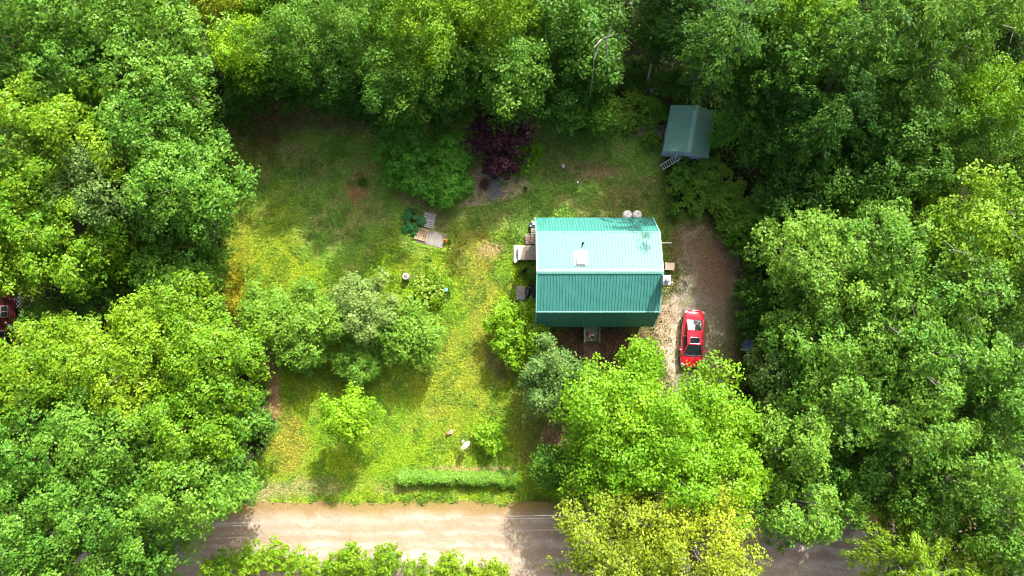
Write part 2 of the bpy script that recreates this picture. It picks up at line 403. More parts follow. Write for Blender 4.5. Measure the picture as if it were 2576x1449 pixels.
tag(link_obj('road', me), kind='structure')

# driveway: gravel and dirt sheet cut to a ragged outline
def drive_color(X, Y):
    c = np.zeros(X.shape + (3,))
    def mix(c, col, f): return c * (1 - f[..., None]) + np.array(col) * f[..., None]
    n = fbm(X * 0.9, Y * 0.9, 41); n2 = fbm(X * 2.5, Y * 2.5, 45)
    c[:] = (0.19, 0.165, 0.115)
    c = mix(c, (0.19, 0.165, 0.12), sst(0.45, 0.65, n))
    c = mix(c, (0.19, 0.175, 0.15), ell(X, Y, 1775, 770, 50, 55, 3) * .9)
    c = mix(c, (0.17, 0.16, 0.125), ell(X, Y, 1740, 720, 40, 110, 4) * .7)
    c = mix(c, (0.20, 0.12, 0.078), ell(X, Y, 1810, 680, 45, 80, 5) * .85)
    c = mix(c, (0.16, 0.09, 0.055), ell(X, Y, 1760, 640, 60, 50, 6) * .45)
    c = mix(c, (0.40, 0.33, 0.23), ell(X, Y, 1688, 850, 36, 90, 7, .35) * .95)
    c = mix(c, (0.33, 0.24, 0.15), ell(X, Y, 1665, 800, 30, 50, 8) * .6)
    c = mix(c, (0.20, 0.18, 0.11), ell(X, Y, 1790, 880, 40, 90, 9) * .5)
    c = mix(c, (0.075, 0.085, 0.025), ell(X, Y, 1845, 850, 25, 100, 10) * .8)
    c = mix(c, (0.10, 0.13, 0.03), sst(0.52, 0.66, n2) * .6)
    return c
dxs = np.arange(10.8, 19.6, 0.12); dys = np.arange(-17.9, 5.4, 0.12)
me = sheet('driveway', dxs, dys, 0.004, colmat('driveway_gravel', 7, 0.6, 1.0), drive_color)
DX, DY = np.meshgrid(dxs, dys, indexing='ij')
dd = poly_dist(DX, DY, DRIVE) + (fbm(DX * 1.8, DY * 1.8, 51) - .5) * 1.3 + (fbm(DX * 6, DY * 6, 52) - .5) * 0.7
import bmesh
bm = bmesh.new(); bm.from_mesh(me); bm.verts.ensure_lookup_table(); dl = dd.ravel()
bmesh.ops.delete(bm, geom=[f for f in bm.faces if min(dl[vv.index] for vv in f.verts) < 0], context='FACES')
bmesh.ops.delete(bm, geom=[vv for vv in bm.verts if not vv.link_faces], context='VERTS')
bm.to_mesh(me); bm.free()
tag(link_obj('driveway', me), kind='structure')

# paver path by the purple tree
m, t, b = new_mat('pavers')
tc = t.nodes.new('ShaderNodeTexCoord'); bk = t.nodes.new('ShaderNodeTexBrick'); nz = t.nodes.new('ShaderNodeTexNoise'); nz.inputs['Scale'].default_value = 1.6; nz.inputs['Detail'].default_value = 8
wv = t.nodes.new('ShaderNodeMapping'); wv.inputs['Rotation'].default_value = (0, 0, 0.1)
t.links.new(tc.outputs['Object'], wv.inputs[0]); t.links.new(wv.outputs[0], bk.inputs['Vector']); t.links.new(tc.outputs['Object'], nz.inputs['Vector'])
bk.inputs['Scale'].default_value = 1.0; bk.inputs['Brick Width'].default_value = 0.30; bk.inputs['Row Height'].default_value = 0.16; bk.inputs['Mortar Size'].default_value = 0.018
bk.inputs['Color1'].default_value = (0.27, 0.21, 0.125, 1); bk.inputs['Color2'].default_value = (0.36, 0.27, 0.165, 1); bk.inputs['Mortar'].default_value = (0.055, 0.06, 0.03, 1)
rp = t.nodes.new('ShaderNodeValToRGB'); rp.color_ramp.elements[0].position = 0.5; rp.color_ramp.elements[1].position = 0.62
mx = t.nodes.new('ShaderNodeMix'); mx.data_type = 'RGBA'; mx.inputs['B'].default_value = (0.10, 0.12, 0.045, 1)
t.links.new(nz.outputs[0], rp.inputs[0]); t.links.new(rp.outputs[0], mx.inputs['Factor']); t.links.new(bk.outputs['Color'], mx.inputs['A'])
t.links.new(mx.outputs['Result'], b.inputs['Base Color']); b.inputs['Roughness'].default_value = 0.9
def ragged(pts, amp, seed, n=6):
    r = random.Random(seed); o = []
    for i in range(len(pts)):
        a = pts[i]; c = pts[(i + 1) % len(pts)]
        for k in range(n):
            q = k / n; o.append((a[0] * (1 - q) + c[0] * q + r.uniform(-amp, amp), a[1] * (1 - q) + c[1] * q + r.uniform(-amp, amp)))
    return o
pp = ragged([at(*p) for p in [(1188, 415), (1228, 412), (1240, 430), (1262, 440), (1330, 445), (1335, 480), (1290, 505), (1235, 515), (1190, 520), (1150, 520), (1190, 490), (1195, 460), (1185, 440)]], 0.10, 4)
tag(MB().add([(x, y, 0.012) for x, y in pp], [tuple(range(len(pp)))]).build('path', MAT['pavers']), kind='structure')
plain('bluestone', (0.125, 0.135, 0.14), 0.9, 0.25, 5)
sp = ragged([at(*p) for p in [(1222, 420), (1236, 424), (1256, 450), (1258, 475), (1268, 490), (1240, 500), (1228, 495), (1236, 465), (1234, 445), (1222, 430)]], 0.05, 9, 4)
tag(MB().prism(sp[::-1], 0.0, 0.03).build('stone_slab', MAT['bluestone'], bevel=0), 'flat blue grey stone slab set in the paver path', 'paving slab')
pp = ragged([at(*p) for p in [(1470, 858), (1508, 858), (1506, 960), (1474, 960)]], 0.04, 5)
tag(MB().add([(x, y, 0.008) for x, y in pp], [tuple(range(len(pp)))]).build('front_path', plain('old_brick', (0.11, 0.065, 0.05), 0.9, 0.35, 9)), kind='structure')

# ------------------------------------------------------------------ house
plain('metal_roof', (0.045, 0.19, 0.160), 0.47, 0.14, 2.2, spec=0.24, stretch=(5, 0.5, 0.5))
plain('roof_trim', (0.13, 0.33, 0.27), 0.5, 0.06, 2, spec=0.4)
plain('siding', (0.30, 0.33, 0.30), 0.7, 0.08, 3); plain('white_paint', (0.75, 0.75, 0.72), 0.5, 0.05, 4)
plain('galv', (0.30, 0.31, 0.32), 0.5, 0.1, 8, metal=0.3); plain('black_plastic', (0.02, 0.02, 0.022), 0.4, 0.2, 4)
plain('flashing', (0.30, 0.33, 0.32), 0.9, 0.08, 5, spec=0.02)
m = plain('glass', (0.02, 0.032, 0.036), 0.02, 0.1, 2, spec=0.6)
plain('skylight_glass', (0.18, 0.22, 0.25), 0.03, 0.1, 2, spec=0.6)
X1, X2, RY = 1.80, 10.90, 1.20
house = empty('house', (X1, RY, 0), 0, 'house with a green ribbed metal barn roof and a skylight', 'house')
LX = X2 - X1
prof = [(4.25, 2.6), (2.95, 5.2), (0, 6.5), (-2.95, 5.2), (-4.2, 2.6)]
wp = [(-3.85, 0), (-3.85, 2.75), (-2.80, 4.95), (0, 6.22), (2.80, 4.95), (3.85, 2.75), (3.85, 0)]
mb = MB(); n = len(wp)
vs = [(0.28, y, z) for y, z in wp] + [(LX - 0.28, y, z) for y, z in wp]
mb.add(vs, [tuple(range(n)), tuple(range(n, 2 * n))[::-1]] + [(i, i + n, (i + 1) % n + n, (i + 1) % n) for i in range(n) if i not in (1, 2, 3, 4)])
for k in range(12):               # clapboard shadow lines on the long walls
    for sg in (-1, 1): mb.box((LX / 2, sg * 3.86, 0.2 + k * 0.2), (LX - 0.6, 0.02, 0.03))
wall = mb.build('wall', MAT['siding'], house)
def slope_panel(a, c, nm, ribs=40):
    A = Vector((0, a[0], a[1])); B = Vector((0, c[0], c[1])); d = B - A; Lg = d.length; d.normalize()
    nrm = Vector((1, 0, 0)).cross(d); nrm = nrm if nrm.z > 0 else -nrm
    M = Matrix((Vector((1, 0, 0)), d, nrm)).transposed()
    if M.determinant() < 0: M = Matrix((Vector((1, 0, 0)), -d, nrm)).transposed()
    mid = (A + B) / 2
    mb = MB(); mb.box(mid + Vector((LX / 2, 0, 0)) - nrm * 0.03, (LX, Lg, 0.06), M=M)
    for i in range(ribs):
        x = (i + 0.5) / ribs * LX
        mb.box(mid + Vector((x, 0, 0)) + nrm * 0.018, (0.045, Lg - 0.02, 0.034), M=M)
    return mb, M, nrm, A, B
roof = None
mball = MB(); infos = []
for i in range(4):
    mb, M, nrm, A, B = slope_panel(prof[i], prof[i + 1], 'roof'); infos.append((M, nrm, A, B))
    mball.add(mb.v, mb.f)
roof = mball.build('roof', MAT['metal_roof'], house)
tr = MB()
for (yy, zz, w_, h_) in [(2.95, 5.225, 0.10, 0.03), (-2.95, 5.225, 0.09, 0.03)]:
    tr.box((LX / 2, yy, zz), (LX + 0.04, w_, h_))
for sg in (-1, 1):                # ridge cap wings
    M = Matrix.Rotation(-sg * math.atan2(1.3, 2.95), 3, 'X')
    tr.box((LX / 2, sg * 0.085, 6.5 - 0.0375 + 0.055), (LX + 0.06, 0.18, 0.02), M=M)
tr.build('ridge_cap', MAT['roof_trim'], roof)
for xx in (0.0, LX):
    tr = MB()
    for i in range(4):
        M, nrm, A, B = infos[i]
        tr.box((A + B) / 2 + Vector((xx, 0, 0)) - nrm * 0.02, (0.10, (B - A).length + 0.03, 0.13), M=M)
    tr.build('rake_trim', MAT['roof_trim'], roof)
# skylight, vent and stain on the upper slope facing the sun
def on_slope(x, y, off=0.0):
    z = 6.5 - abs(y) * 1.3 / 2.95
    M, nrm, A, B = infos[1 if y > 0 else 2]
    return Vector((x, y, z)) + nrm * off, M
sx, sy = at(1461, 652, 6.2); sx -= X1; sy -= RY
p, M = on_slope(sx, sy + 0.05, 0.034); sk = MB().box(p, (1.05, 1.25, 0.03), M=M).build('skylight', MAT['flashing'], roof)
p, M = on_slope(sx + 0.01, sy - 0.02, 0.07); MB().box(p, (0.68, 1.06, 0.05), M=M).build('dark_border', MAT['black_plastic'], sk)  # black box around the frame, showing most along its bottom and right edges
p, M = on_slope(sx, sy, 0.10); MB().box(p, (0.60, 0.96, 0.16), M=M).build('frame', plain('skylight_frame', (0.42, 0.46, 0.50), 0.9, 0.05, 4, spec=0.05), sk)
p, M = on_slope(sx, sy, 0.185); MB().box(p, (0.48, 0.80, 0.02), M=M).build('pane', MAT['skylight_glass'], sk)
sx, sy = at(1468, 611, 6.0); sx -= X1; sy -= RY
p, M = on_slope(sx, sy, 0); MB().lathe([(0.10, -0.02), (0.09, 0.06), (0.06, 0.07), (0.055, 0.42)], 12, p).tube([p + Vector((0, 0, 0.3)), p + Vector((0, 0, 0.45))], 0.045).build('vent_pipe', MAT['black_plastic'], roof)
# chimney on the right end wall
ch = MB().box((LX + 0.12, -0.62, 3.55), (0.50, 0.62, 7.1)).build('chimney', MAT['siding'], house)
MB().box((LX + 0.12, -0.62, 7.14), (0.56, 0.68, 0.08)).lathe([(0.14, 7.18), (0.14, 7.42), (0.20, 7.42), (0.19, 7.5), (0.0, 7.52)], 16, (LX + 0.12, -0.62, 0)).build('cap', MAT['galv'], ch)
MB().tube([(LX + 0.35, -0.95, 5.2), (LX + 1.0, -0.75, 5.2)], 0.022).build('bracket', MAT['white_paint'], house)
MB().tube([(LX - 0.1, 2.15, 4.9), (LX + 0.95, 2.15, 4.9)], 0.014).build('conduit', MAT['white_paint'], house)
MB().tube([(-0.06, -4.18, 2.55), (-0.06, -4.18, 0.2)], 0.04).lathe([(0.0, 0.04), (0.07, 0.03), (0.07, -0.03)], 10, (-0.06, -4.22, 2.62)).build('downspout', MAT['white_paint'], house)
for (xx, yy, ww, z0, z1, rot) in [(2.2, -3.87, 1.0, 1.1, 2.2, 0), (6.9, -3.87, 1.0, 1.1, 2.2, 0), (3.0, 3.87, 1.0, 1.1, 2.2, 0), (0.26, -1.5, 0.9, 1.1, 2.3, 1), (0.26, 1.3, 0.9, 3.4, 4.5, 1), (LX - 0.26, 1.5, 0.9, 1.1, 2.3, 1), (LX - 0.26, 1.2, 0.9, 3.4, 4.5, 1)]:
    d1 = (0.07, ww + 0.16, z1 - z0 + 0.16) if rot else (ww + 0.16, 0.07, z1 - z0 + 0.16)
    d2 = (0.09, ww, z1 - z0) if rot else (ww, 0.09, z1 - z0)
    wn = MB().box((xx, yy, (z0 + z1) / 2), d1).build('window', MAT['white_paint'], house); MB().box((xx, yy, (z0 + z1) / 2), d2).build('pane', MAT['glass'], wn)
dr = MB().box((4.55, -3.88, 1.5), (0.92, 0.08, 2.05)).build('door', plain('door_red', (0.16, 0.20, 0.17), 0.5), house)
MB().lathe([(0.0, 0.05), (0.03, 0.03), (0.03, -0.03), (0, -0.05)], 10, (4.9, -3.95, 1.45)).build('handle', MAT['galv'], dr)

# stoop in front of the door
plain('grey_deck', (0.25, 0.27, 0.19), 0.8, 0.15, 6, stretch=(1, 8, 1)); plain('dark_rail', (0.10, 0.11, 0.08), 0.7, 0.2, 6)
SX, SY = 6.36, -3.45
st = empty('stoop', (SX, SY, 0), 0, 'grey green wooden landing with two steps and side rails below the eave', 'stoop')
MB().box((0, 0.18, 0.49), (1.06, 1.05, 0.06)).build('platform', MAT['grey_deck'], st)
MB().box((0, -0.48, 0.32), (1.02, 0.28, 0.05)).build('step', MAT['grey_deck'], st)
MB().box((0, -0.72, 0.16), (1.02, 0.28, 0.05)).build('step', MAT['grey_deck'], st)
for sg in (-1, 1):
    rl = MB()
    rl.box((sg * 0.585, -0.05, 1.30), (0.13, 1.62, 0.04))
    rl.box((sg * 0.575, -0.05, 0.72), (0.05, 1.5, 0.05))
    for yy in (-0.80, -0.25, 0.30, 0.68): rl.box((sg * 0.585, yy, 0.64), (0.09, 0.09, 1.28))
    for i in range(12): rl.box((sg * 0.55, -0.75 + i * 0.125, 1.0), (0.03, 0.035, 0.56))
    rl.build('railing', MAT['grey_deck'] if sg < 0 else MAT['dark_rail'], st)
for sg in (-1, 1):
    MB().box((sg * 0.52, -0.1, 0.23), (0.05, 1.45, 0.44)).build('stringer', MAT['dark_rail'], st)

# person on the stoop
plain('skin', (0.52, 0.27, 0.19), 0.55, 0.06, 6); plain('hair', (0.016, 0.010, 0.008), 0.6, 0.3, 12); plain('grey_cloth', (0.12, 0.13, 0.13), 0.9, 0.15, 10); plain('pink_cloth', (0.50, 0.30, 0.27), 0.85, 0.08, 10); plain('dark_item', (0.02, 0.02, 0.022), 0.4, 0.2, 6)
def skinned(name, verts, edges, radii, mat, parent, lv=2, root=0):
    me = bpy.data.meshes.new(name); me.from_pydata([tuple(v) for v in verts], edges, []); me.update()
    o = link_obj(name, me, parent); md = o.modifiers.new('skin', 'SKIN'); md.use_smooth_shade = True
    if not me.skin_vertices:
        return o
    for i, r in enumerate(radii):
        me.skin_vertices[0].data[i].radius = (r, r) if not isinstance(r, tuple) else r
        me.skin_vertices[0].data[i].use_root = (i == root)
    sb = o.modifiers.new('sub', 'SUBSURF'); sb.levels = lv; sb.render_levels = lv
    me.materials.append(mat); return o
pr = empty('person', (6.20, -3.62, 0.52), math.radians(200), 'dark haired person in pale pinkish top and grey trousers standing on the stoop', 'person')
# local frame: +y is where the person faces (turned towards the road), z up; a stride with one foot behind to the side
J = [(0, 0, 0.92), (0, 0.03, 1.05), (0, 0.09, 1.22), (0, 0.15, 1.38), (0, 0.19, 1.47), (0, 0.23, 1.56), (0, 0.26, 1.64),
     (-0.10, 0.02, 0.86), (-0.12, 0.10, 0.47), (-0.12, 0.0, 0.09), (-0.12, 0.16, 0.03),
     (0.10, -0.02, 0.86), (0.19, 0.02, 0.47), (0.26, -0.18, 0.10), (0.28, -0.02, 0.03),
     (-0.19, 0.14, 1.36), (-0.25, 0.10, 1.10), (-0.20, 0.20, 0.90), (-0.19, 0.25, 0.84),
     (0.19, 0.14, 1.36), (0.24, 0.22, 1.10), (0.12, 0.42, 1.08), (0.09, 0.48, 1.08)]
E = [(0, 1), (1, 2), (2, 3), (3, 4), (4, 5), (5, 6), (0, 7), (7, 8), (8, 9), (9, 10), (0, 11), (11, 12), (12, 13), (13, 14), (3, 15), (15, 16), (16, 17), (17, 18), (3, 19), (19, 20), (20, 21), (21, 22)]
Rr = [(0.155, 0.12), (0.14, 0.11), (0.16, 0.115), (0.15, 0.10), 0.055, (0.085, 0.10), (0.085, 0.10), 0.09, 0.06, 0.042, 0.035, 0.09, 0.06, 0.042, 0.035, 0.055, 0.042, 0.03, 0.032, 0.055, 0.042, 0.03, 0.032]
for hand, base in ((18, (-0.19, 0.25, 0.84)), (22, (0.09, 0.48, 1.08))):
    for k in range(5):
        dx = (-0.028, -0.010, 0.010, 0.028, 0.04)[k]; ln = (0.06, 0.075, 0.07, 0.055, 0.04)[k]
        dr_ = Vector((0, 0.5, -0.85)) if hand == 18 else Vector((-0.2, 0.95, -0.2))
        if k == 4: dr_ = dr_ + Vector((0.7, 0, 0.2))
        dr_.normalize(); i0 = len(J)
        J.append(tuple(Vector(base) + Vector((dx, 0, 0)) + dr_ * ln * 0.6)); J.append(tuple(Vector(base) + Vector((dx * 1.1, 0, -0.015)) + dr_ * ln * 1.2))
        E += [(hand, i0), (i0, i0 + 1)]; Rr += [0.009, 0.008]
skinned('body', J, E, Rr, MAT['skin'], pr)
skinned('trousers', [(0, 0, 1.0), (0, 0, 0.90), (-0.10, 0.02, 0.84), (-0.12, 0.10, 0.47), (-0.12, 0.0, 0.12), (0.10, -0.02, 0.84), (0.19, 0.02, 0.47), (0.26, -0.17, 0.13)], [(0, 1), (1, 2), (2, 3), (3, 4), (1, 5), (5, 6), (6, 7)],
        [(0.165, 0.13), (0.17, 0.135), 0.105, 0.075, 0.06, 0.105, 0.075, 0.06], MAT['grey_cloth'], pr, 1)
skinned('top', [(0, 0, 0.98), (0, 0.06, 1.15), (0, 0.12, 1.32), (0, 0.16, 1.41), (-0.18, 0.14, 1.37), (-0.225, 0.11, 1.22), (0.18, 0.14, 1.37), (0.22, 0.19, 1.22)], [(0, 1), (1, 2), (2, 3), (2, 4), (4, 5), (2, 6), (6, 7)],
        [(0.165, 0.13), (0.165, 0.13), (0.17, 0.12), (0.09, 0.07), 0.065, 0.055, 0.065, 0.055], MAT['pink_cloth'], pr, 1)
hb = MB(); hb.lathe([(0.0, 0.13), (0.05, 0.12), (0.09, 0.08), (0.108, 0.02), (0.105, -0.05), (0.085, -0.10)], 16, (0, 0.225, 1.64)); hb.build('hair', MAT['hair'], pr)
for sx_ in (-0.032, 0.032): MB().lathe([(0, 0.012), (0.012, 0.0), (0, -0.012)], 8, (sx_, 0.345, 1.62)).build('eye', MAT['hair'], pr)
ph = MB().box((0, 0, 0), (0.09, 0.16, 0.03)).build('phone', MAT['dark_item'], loc=(6.13, -4.06, 1.60), rz=0.4, bevel=0.008)
tag(ph, 'small dark handheld thing in the hand of the person on the stoop', 'phone')

# ------------------------------------------------------------------ shed
plain('shed_roof', (0.13, 0.29, 0.22), 0.45, 0.08, 2, spec=0.5); plain('shed_wall', (0.36, 0.46, 0.60), 0.7, 0.1, 3); plain('old_wood', (0.20, 0.165, 0.14), 0.9, 0.25, 5, stretch=(8, 1, 1))
sh = empty('shed', (13.9, 12.22, 0), math.radians(-9.4), 'small blue sided shed with a grey green gabled metal roof', 'shed')
hw, hl = 1.55, 1.78
vs = [(-hw, -hl, 0), (hw, -hl, 0), (hw, -hl, 2.12), (0, -hl, 3.08), (-hw, -hl, 2.12)]; vs2 = [(x, -y, z) for x, y, z in vs]
wm = MB().add(vs + vs2, [(0, 1, 2, 3, 4), (9, 8, 7, 6, 5), (0, 4, 9, 5), (1, 6, 7, 2)])
for k in range(18):
    for sg in (-1, 1): wm.box((-hw + 0.1 + k * (2 * hw - 0.2) / 17, sg * hl, 1.05), (0.03, 0.03, 2.0))
wm.build('wall', MAT['shed_wall'], sh)
rm = MB(); ang = math.atan2(1.2, 1.78)
for sg in (-1, 1):
    M = Matrix.Rotation(sg * ang, 3, 'Y'); c = Vector((sg * 0.89, 0, 2.6)); Lg = math.hypot(1.2, 1.78)
    rm.box(c, (Lg, 3.66, 0.05), M=M)
    for k in range(17): rm.box(c + M @ Vector((0, -1.75 + k * 0.219, 0.036)), (Lg - 0.02, 0.04, 0.04), M=M)
rf = rm.build('roof', MAT['shed_roof'], sh)
tm = MB()
for sg in (-1, 1):
    M = Matrix.Rotation(sg * ang, 3, 'Y'); tm.box(Vector((sg * 0.09, 0, 3.215)), (0.22, 3.70, 0.02), M=M)
tm.build('ridge_cap', plain('shed_ridge', (0.19, 0.36, 0.29), 0.5), rf)
MB().box((-hw - 0.01, 0.2, 1.0), (0.06, 1.1, 1.9)).build('door', MAT['shed_wall'], sh)
# ramp and ladder
rp_ = empty('ramp', (11.25, 12.72, 0), math.radians(-9.4), 'weathered board ramp leading to the left side of the shed', 'ramp')
mb = MB()
for k in range(13): mb.box((-0.92 + k * 0.155, 0, 0.10 + k * 0.008), (0.14, 1.15, 0.035))
mb.build('boards', MAT['old_wood'], rp_); mb = MB()
for yy in (-0.45, 0.45): mb.box((0, yy, 0.06), (1.95, 0.06, 0.10))
mb.build('joists', MAT['old_wood'], rp_)
def ladder(name, a, b_, w_, mat, label, rungs=8, r=0.03):
    a = Vector(a); b_ = Vector(b_); d = (b_ - a); side = d.cross(Vector((0, 0, 1))).normalized() * w_ / 2
    e = empty(name, tuple(a), 0, label, 'ladder')
    for sg in (-1, 1): MB().tube([side * sg, d + side * sg], r).build('rail', mat, e)
    for k in range(rungs):
        q = d * ((k + 0.7) / (rungs + 0.4)); MB().tube([q - side, q + side], r * 0.7).build('rung', mat, e)
    return e
ladder('ladder', (12.1, 9.75, 0.02), (13.10, 10.30, 1.95), 0.42, plain('aluminium', (0.6, 0.64, 0.68), 0.4, 0.05, 5), 'aluminium ladder leaning on the end wall of the shed')
# pale green metal bench frame and two weathered posts
plain('pale_green', (0.30, 0.55, 0.42), 0.5, 0.1, 5); plain('weathered', (0.46, 0.44, 0.40), 0.9, 0.2, 5, stretch=(6, 6, 1)); plain('lilac_grey', (0.36, 0.37, 0.46), 0.8, 0.15, 8)
bx, by = at(1655, 231, 0.6)
bf = empty('bench_frame', (bx, by, 0), math.radians(-20), 'pale green metal bench frame in the dark weeds', 'bench')
mb = MB()
for yy in (-0.16, 0.16): mb.tube([(-0.68, yy * 0.4, 0.62), (-0.3, yy, 0.62), (0.3, yy, 0.62), (0.72, yy * 0.5, 0.62)], 0.024)
mb.tube([(-0.02, -0.30, 0.62), (-0.02, 0.26, 0.62)], 0.024); mb.tube([(-0.5, -0.12, 0.62), (-0.5, 0.12, 0.62)], 0.02); mb.tube([(0.5, -0.12, 0.62), (0.5, 0.12, 0.62)], 0.02)
mb.build('seat_frame', MAT['pale_green'], bf)
for (a, b2) in ((-0.5, -0.14), (-0.5, 0.14), (0.5, -0.14), (0.5, 0.14)): MB().tube([(a, b2, 0), (a, b2, 0.62)], 0.02).build('leg', MAT['pale_green'], bf)
a0 = at(1622, 234, 0.1); a1 = at(1638, 161, 2.6)
tp = empty('swing_post', (a0[0], a0[1], 0), 0, 'weathered leaning post with a torn net, left of the pale green frame', 'post')
top_ = Vector((a1[0] - a0[0], a1[1] - a0[1], 2.6)); MB().tube([(0, 0, 0), top_ * 0.5, top_], [0.06, 0.055, 0.045], 8).build('pole', MAT['weathered'], tp)
MB().tube([top_ * 0.02 + Vector((0, 0, 0.02)), top_ * 0.35 + Vector((-0.16, 0, 0.1)), top_ * 0.62 + Vector((-0.12, 0, 0)), top_ * 0.86 + Vector((-0.06, 0, 0))], 0.022, 5).build('brace', MAT['bark'], tp)
mb = MB(); rr = random.Random(3)
for k in range(16):
    q = top_ * (0.28 + 0.025 * k); mb.tube([q, q + Vector((-0.28 + abs(k - 7) * 0.02 + rr.uniform(-.05, .05), -0.12, -0.1))], 0.007, 3)
mb.build('net', MAT['bark'], tp)
a0 = at(1749, 242, 0.1); a1 = at(1757, 190, 2.0)
tp = empty('swing_post', (a0[0], a0[1], 0), 0, 'pale leaning post wrapped in lilac netting, right above the shed', 'post')
top_ = Vector((a1[0] - a0[0], a1[1] - a0[1], 2.0)); MB().tube([(0, 0, 0), top_ * 0.5, top_], [0.05, 0.06, 0.05], 8).build('pole', MAT['weathered'], tp)
mb = MB()
for k in range(26):
    q = top_ * (0.5 + 0.02 * k); mb.tube([q + Vector((-0.12 + rr.uniform(-.04, .04), 0, rr.uniform(-.1, .1))), q + Vector((0.12 + rr.uniform(-.04, .04), rr.uniform(-.1, .1), 0.05))], 0.009, 3)
mb.build('net', MAT['lilac_grey'], tp)

# ------------------------------------------------------------------ things beside the house
def tank(u, label):
    x, y = at(u, 540, 1.0); e = empty('tank', (x, y, 0), 0, label, 'tank', 'white tanks behind the house')
    MB().lathe([(0.0, 0.0), (0.34, 0.02), (0.37, 0.08), (0.37, 0.85), (0.34, 0.98), (0.22, 1.08), (0.0, 1.12)], 28).build('body', MAT['white_paint'], e)
    MB().lathe([(0.19, 1.06), (0.20, 1.16), (0.18, 1.17), (0.16, 1.08)], 20).build('collar', MAT['white_paint'], e)
    MB().lathe([(0.05, 1.10), (0.05, 1.16), (0.0, 1.17)], 10).build('valve', MAT['galv'], e)
tank(1579, 'white upright tank at the back eave, nearer the middle of the house'); tank(1604, 'white upright tank at the back eave, nearer the right end of the house')
plain('log_pale', (0.42, 0.31, 0.23), 0.9, 0.2, 9, 0.4, stretch=(1, 6, 6)); plain('log_grey', (0.22, 0.19, 0.17), 0.9, 0.2, 9, 0.4, stretch=(1, 6, 6)); plain('log_pink', (0.36, 0.24, 0.18), 0.9, 0.2, 9, 0.4, stretch=(1, 6, 6))
rr = random.Random(11)
def log_mesh(mat):
    n = 7; a0 = rr.uniform(0, 6); R_ = [rr.uniform(0.055, 0.085) for _ in range(n)]
    ring = lambda x, k: [(x, math.cos(a0 + 2 * math.pi * i / n) * R_[i] * k, math.sin(a0 + 2 * math.pi * i / n) * R_[i] * k * 0.8) for i in range(n)]
    vs = ring(-0.2, 0.95) + ring(0.2, 1.0)
    return MB().add(vs, [tuple(range(n))[::-1], tuple(range(n, 2 * n))] + [(i, (i + 1) % n, n + (i + 1) % n, n + i) for i in range(n)])
for col_ in (0, 1):
    for layer in range(3):
        rows = 6 if col_ == 0 else 11
        for k in range(rows):
            x = 1.72 - 0.44 * (1 - col_) + rr.uniform(-.02, .02); y = 3.52 + k * 0.135 + (0.05 if layer else 0)
            o = log_mesh(None).build('firewood_log', MAT[rr.choice(['log_pale', 'log_pink', 'log_grey'] if col_ == 0 else ['log_grey', 'log_pink', 'log_grey', 'log_pale'])], loc=(x, y, 0.08 + layer * 0.125), rz=rr.uniform(-.09, .09))
            tag(o, 'split firewood log in the stack against the left wall of the house', 'log', 'split logs stacked by the left wall')
plain('grey_tarp', (0.22, 0.25, 0.29), 0.6, 0.2, 5)
def lump(name, c, d, seed, mat, label, cat, rz=0, amp=0.25, n=14):
    r = np.random.RandomState(seed); mb = MB(); vs = []; fs = []
    for i in range(n + 1):
        for k in range(n * 2):
            th = math.pi / 2 * i / n; ph_ = 2 * math.pi * k / (2 * n)
            q = 1 + amp * (float(fbm(np.array([3 + 2.2 * math.cos(ph_) * math.sin(th)]), np.array([3 + 2.2 * math.sin(ph_) * math.sin(th) + seed]), seed, 3)[0]) - .5) * 2
            e = abs(math.sin(th)) ** 0.6
            vs.append((d[0] * math.cos(ph_) * e * q, d[1] * math.sin(ph_) * e * q, d[2] * math.cos(th) ** 0.7 * q if i < n else 0))
    m2 = 2 * n
    for i in range(n):
        for k in range(m2): fs.append((i * m2 + k, (i + 1) * m2 + k, (i + 1) * m2 + (k + 1) % m2, i * m2 + (k + 1) % m2))
    mb.add(vs, fs, True); o = mb.build(name, mat, loc=c, rz=rz); tag(o, label, cat); return o
lump('tarp', (1.68, 5.13, 0), (0.30, 0.26, 0.5), 5, MAT['grey_tarp'], 'crumpled grey tarp at the top end of the firewood stack', 'tarp', amp=0.5)
m = plain('black_tarp_mat', (0.018, 0.015, 0.020), 0.28, 0.3, 4, 0.8, spec=0.6)
lump('tarp', (*at(1336, 741, .4), 0), (0.42, 0.75, 0.75), 8, m, 'glossy black tarp heaped against the left wall of the house', 'tarp', amp=0.45)
plain('concrete', (0.20, 0.20, 0.20), 0.9, 0.2, 5, 0.3)
x, y = at(1310, 738, 0.3); tag(MB().box((0, 0, 0.14), (0.78, 1.15, 0.28)).build('concrete_block', MAT['concrete'], loc=(x, y, 0), bevel=0.09), 'grey rounded concrete slab beside the black tarp', 'slab')
